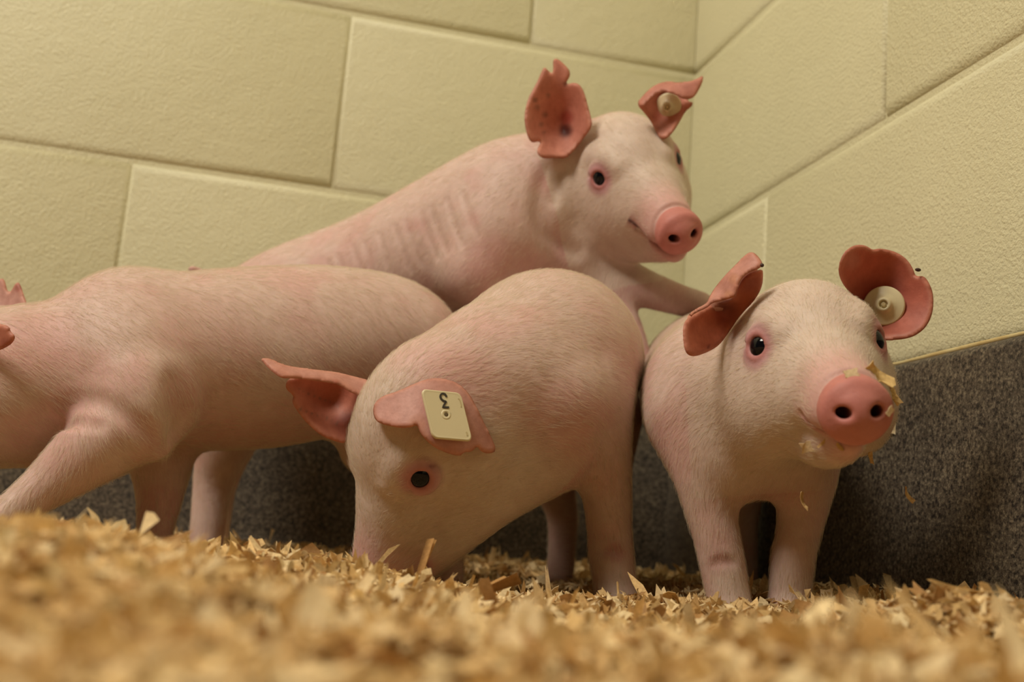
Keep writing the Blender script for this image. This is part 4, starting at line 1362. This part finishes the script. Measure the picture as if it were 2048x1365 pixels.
# ---- loose shavings: single flakes that can be told apart
def shaving_mesh(seed, ln, wd, curl, tone, thick=.0004):
    """one curled flake with a real thickness, length along x"""
    rng = np.random.default_rng(seed)
    nu, nv = 6, 3
    u = np.linspace(-.5, .5, nu)
    v = np.linspace(-.5, .5, nv)
    jag = 1 + rng.normal(size=(nu, nv)) * .12
    taper = 1 - np.abs(u)[:, None] * 1.1 * rng.random()
    X = u[:, None] * ln * jag
    Y = v[None] * wd * taper * jag
    Z = curl * (u[:, None] ** 2 - .08) * ln + .25 * rng.normal() * u[:, None] * v[None] * wd * 3 + 0 * X
    top = np.stack([X, Y, Z], -1).reshape(-1, 3)
    bot = top - np.array([0, 0, thick])
    V_ = np.r_[top, bot]
    n = nu * nv
    F_ = []
    for i in range(nu - 1):
        for j in range(nv - 1):
            a, b_, c, d = i * nv + j, (i + 1) * nv + j, (i + 1) * nv + j + 1, i * nv + j + 1
            F_.append((a, b_, c, d))
            F_.append((d + n, c + n, b_ + n, a + n))
    rim = [i * nv for i in range(nu)] + [(nu - 1) * nv + j for j in range(1, nv)] + [i * nv + nv - 1 for i in range(nu - 2, -1, -1)] + [j for j in range(nv - 2, 0, -1)]
    for a, b_ in zip(rim, rim[1:] + rim[:1]):
        F_.append((b_, a, a + n, b_ + n))
    me = np_mesh('wood_shaving', V_, F_, np.repeat(np.array([tone]), len(V_), 0), smooth=False)
    me.materials.append(M_WOOD)
    return me

def shaving(me, loc, rot, label, group=None):
    o = bpy.data.objects.new('wood_shaving', me)
    COL.objects.link(o)
    o.location = loc
    o.rotation_euler = rot
    o['label'] = label
    o['category'] = 'wood shaving'
    if group:
        o['group'] = group
    return o

LIGHT, MID, DARK = (.80, .64, .40), (.66, .45, .20), (.44, .25, .10)
DG = bpy.context.evaluated_depsgraph_get()
def on_surface(px, py, lift):
    """point on the first thing seen at a pixel"""
    d = P(px, py, 1.0) - CAM
    l = np.linalg.norm(d)
    ok, loc, nr, _, ob, _ = SC.ray_cast(DG, Vector(CAM), Vector(d / l))
    return loc + nr * lift, nr

STUCK = [  # px, py, length and width in px, angle on the snout, curl, tone, label
    (1703, 752, 30, 22, 10, .5, LIGHT, 'pale chunky shaving stuck on top of the snout rim of the piglet facing the lens'),
    (1750, 752, 70, 34, -30, .8, (.85, .62, .28), 'largest golden shaving curled over the top right of the pink snout'),
    (1784, 788, 46, 16, -60, .7, (.82, .60, .28), 'slim golden shaving hanging off the right rim of the pink snout'),
    (1777, 823, 22, 11, 50, .3, LIGHT, 'small white sliver stuck beside the right nostril'),
    (1790, 858, 30, 20, -15, .6, LIGHT, 'pale chip stuck at the lower right edge of the pink snout'),
    (1622, 893, 30, 22, 15, .6, LIGHT, 'pale yellow chip stuck on the cheek left of the mouth'),
    (1648, 887, 26, 6, 40, .3, MID, 'thin sliver stuck just right of the pale cheek chip'),
    (1682, 893, 18, 9, -50, .3, MID, 'tiny golden flake stuck on the lip under the pink snout'),
    (1740, 905, 42, 9, -75, .5, MID, 'narrow strip of shaving dangling from the chin'),
]
for i, (px, py, ln, wd, ang, curl, tone, lab) in enumerate(STUCK):
    loc, nr = on_surface(px, py, .0012)
    m = loc - Vector(CAM)
    dep = m.dot(Vector(FWD)) / FPX
    me = shaving_mesh(300 + i, ln * dep, wd * dep, curl, tone, .0007)
    # lie against the skin, turned in its plane
    z = (Vector(nr) * .6 - Vector(FWD) * .8).normalized()
    x = (Vector(RIGHT) * math.cos(math.radians(ang)) + Vector(UP) * math.sin(math.radians(ang)))
    x = (x - z * x.dot(z)).normalized()
    y = z.cross(x)
    R_ = Matrix((x, y, z)).transposed()
    shaving(me, loc, R_.to_euler(), lab, 'shavings stuck to the snout of the right piglet')
for i, (px, py, d, ln, wd, ang, lab) in enumerate(((1607, 1003, .62, 34, 9, -70, 'curled sliver falling in front of the foreleg of the right piglet'),
                                                   (1817, 990, .60, 32, 9, -62, 'small blurred flake falling before the grey wall base'))):
    me = shaving_mesh(340 + i, ln * d / FPX, wd * d / FPX, .8, MID, .0005)
    x = (Vector(RIGHT) * math.cos(math.radians(ang)) + Vector(UP) * math.sin(math.radians(ang))).normalized()
    z = -Vector(FWD)
    z = (z - x * z.dot(x)).normalized()
    z = (z + z.cross(x) * .9).normalized()
    y = z.cross(x)
    shaving(me, P(px, py, d), Matrix((x, y, z)).transposed().to_euler(), lab, 'shavings falling from the snout')

SHAPES = []
for i in range(14):
    rr = random.Random(i)
    ln = rr.uniform(.011, .024)
    SHAPES.append(shaving_mesh(360 + i, ln, ln * rr.uniform(.14, .5), rr.uniform(-.9, .9), (LIGHT, MID, MID, LIGHT, DARK)[i % 5]))
rl = np.random.default_rng(5)
LX, LY, LD = scatter(rl, 1400, .40, .74, .50)
cnt = 0
for x, y, d in zip(LX, LY, LD):
    if cnt >= 180:
        break
    h = float(bed_height(np.array([x]), np.array([y]))[0])
    # only where the lens sees it
    v = Vector((x, y, h + .006)) - Vector(CAM)
    ok, loc, nr, _, ob, _ = SC.ray_cast(DG, Vector(CAM), v.normalized())
    if not ok or (loc - Vector(CAM)).length < v.length - .02 or not ob.name.startswith('bedding'):
        continue
    shaving(SHAPES[cnt % 14], (x, y, h + .0035), (rl.normal() * .35, rl.normal() * .35, rl.random() * math.tau),
            'loose pale wood shaving lying on top of the bedding', 'loose shavings on the bedding')
    cnt += 1
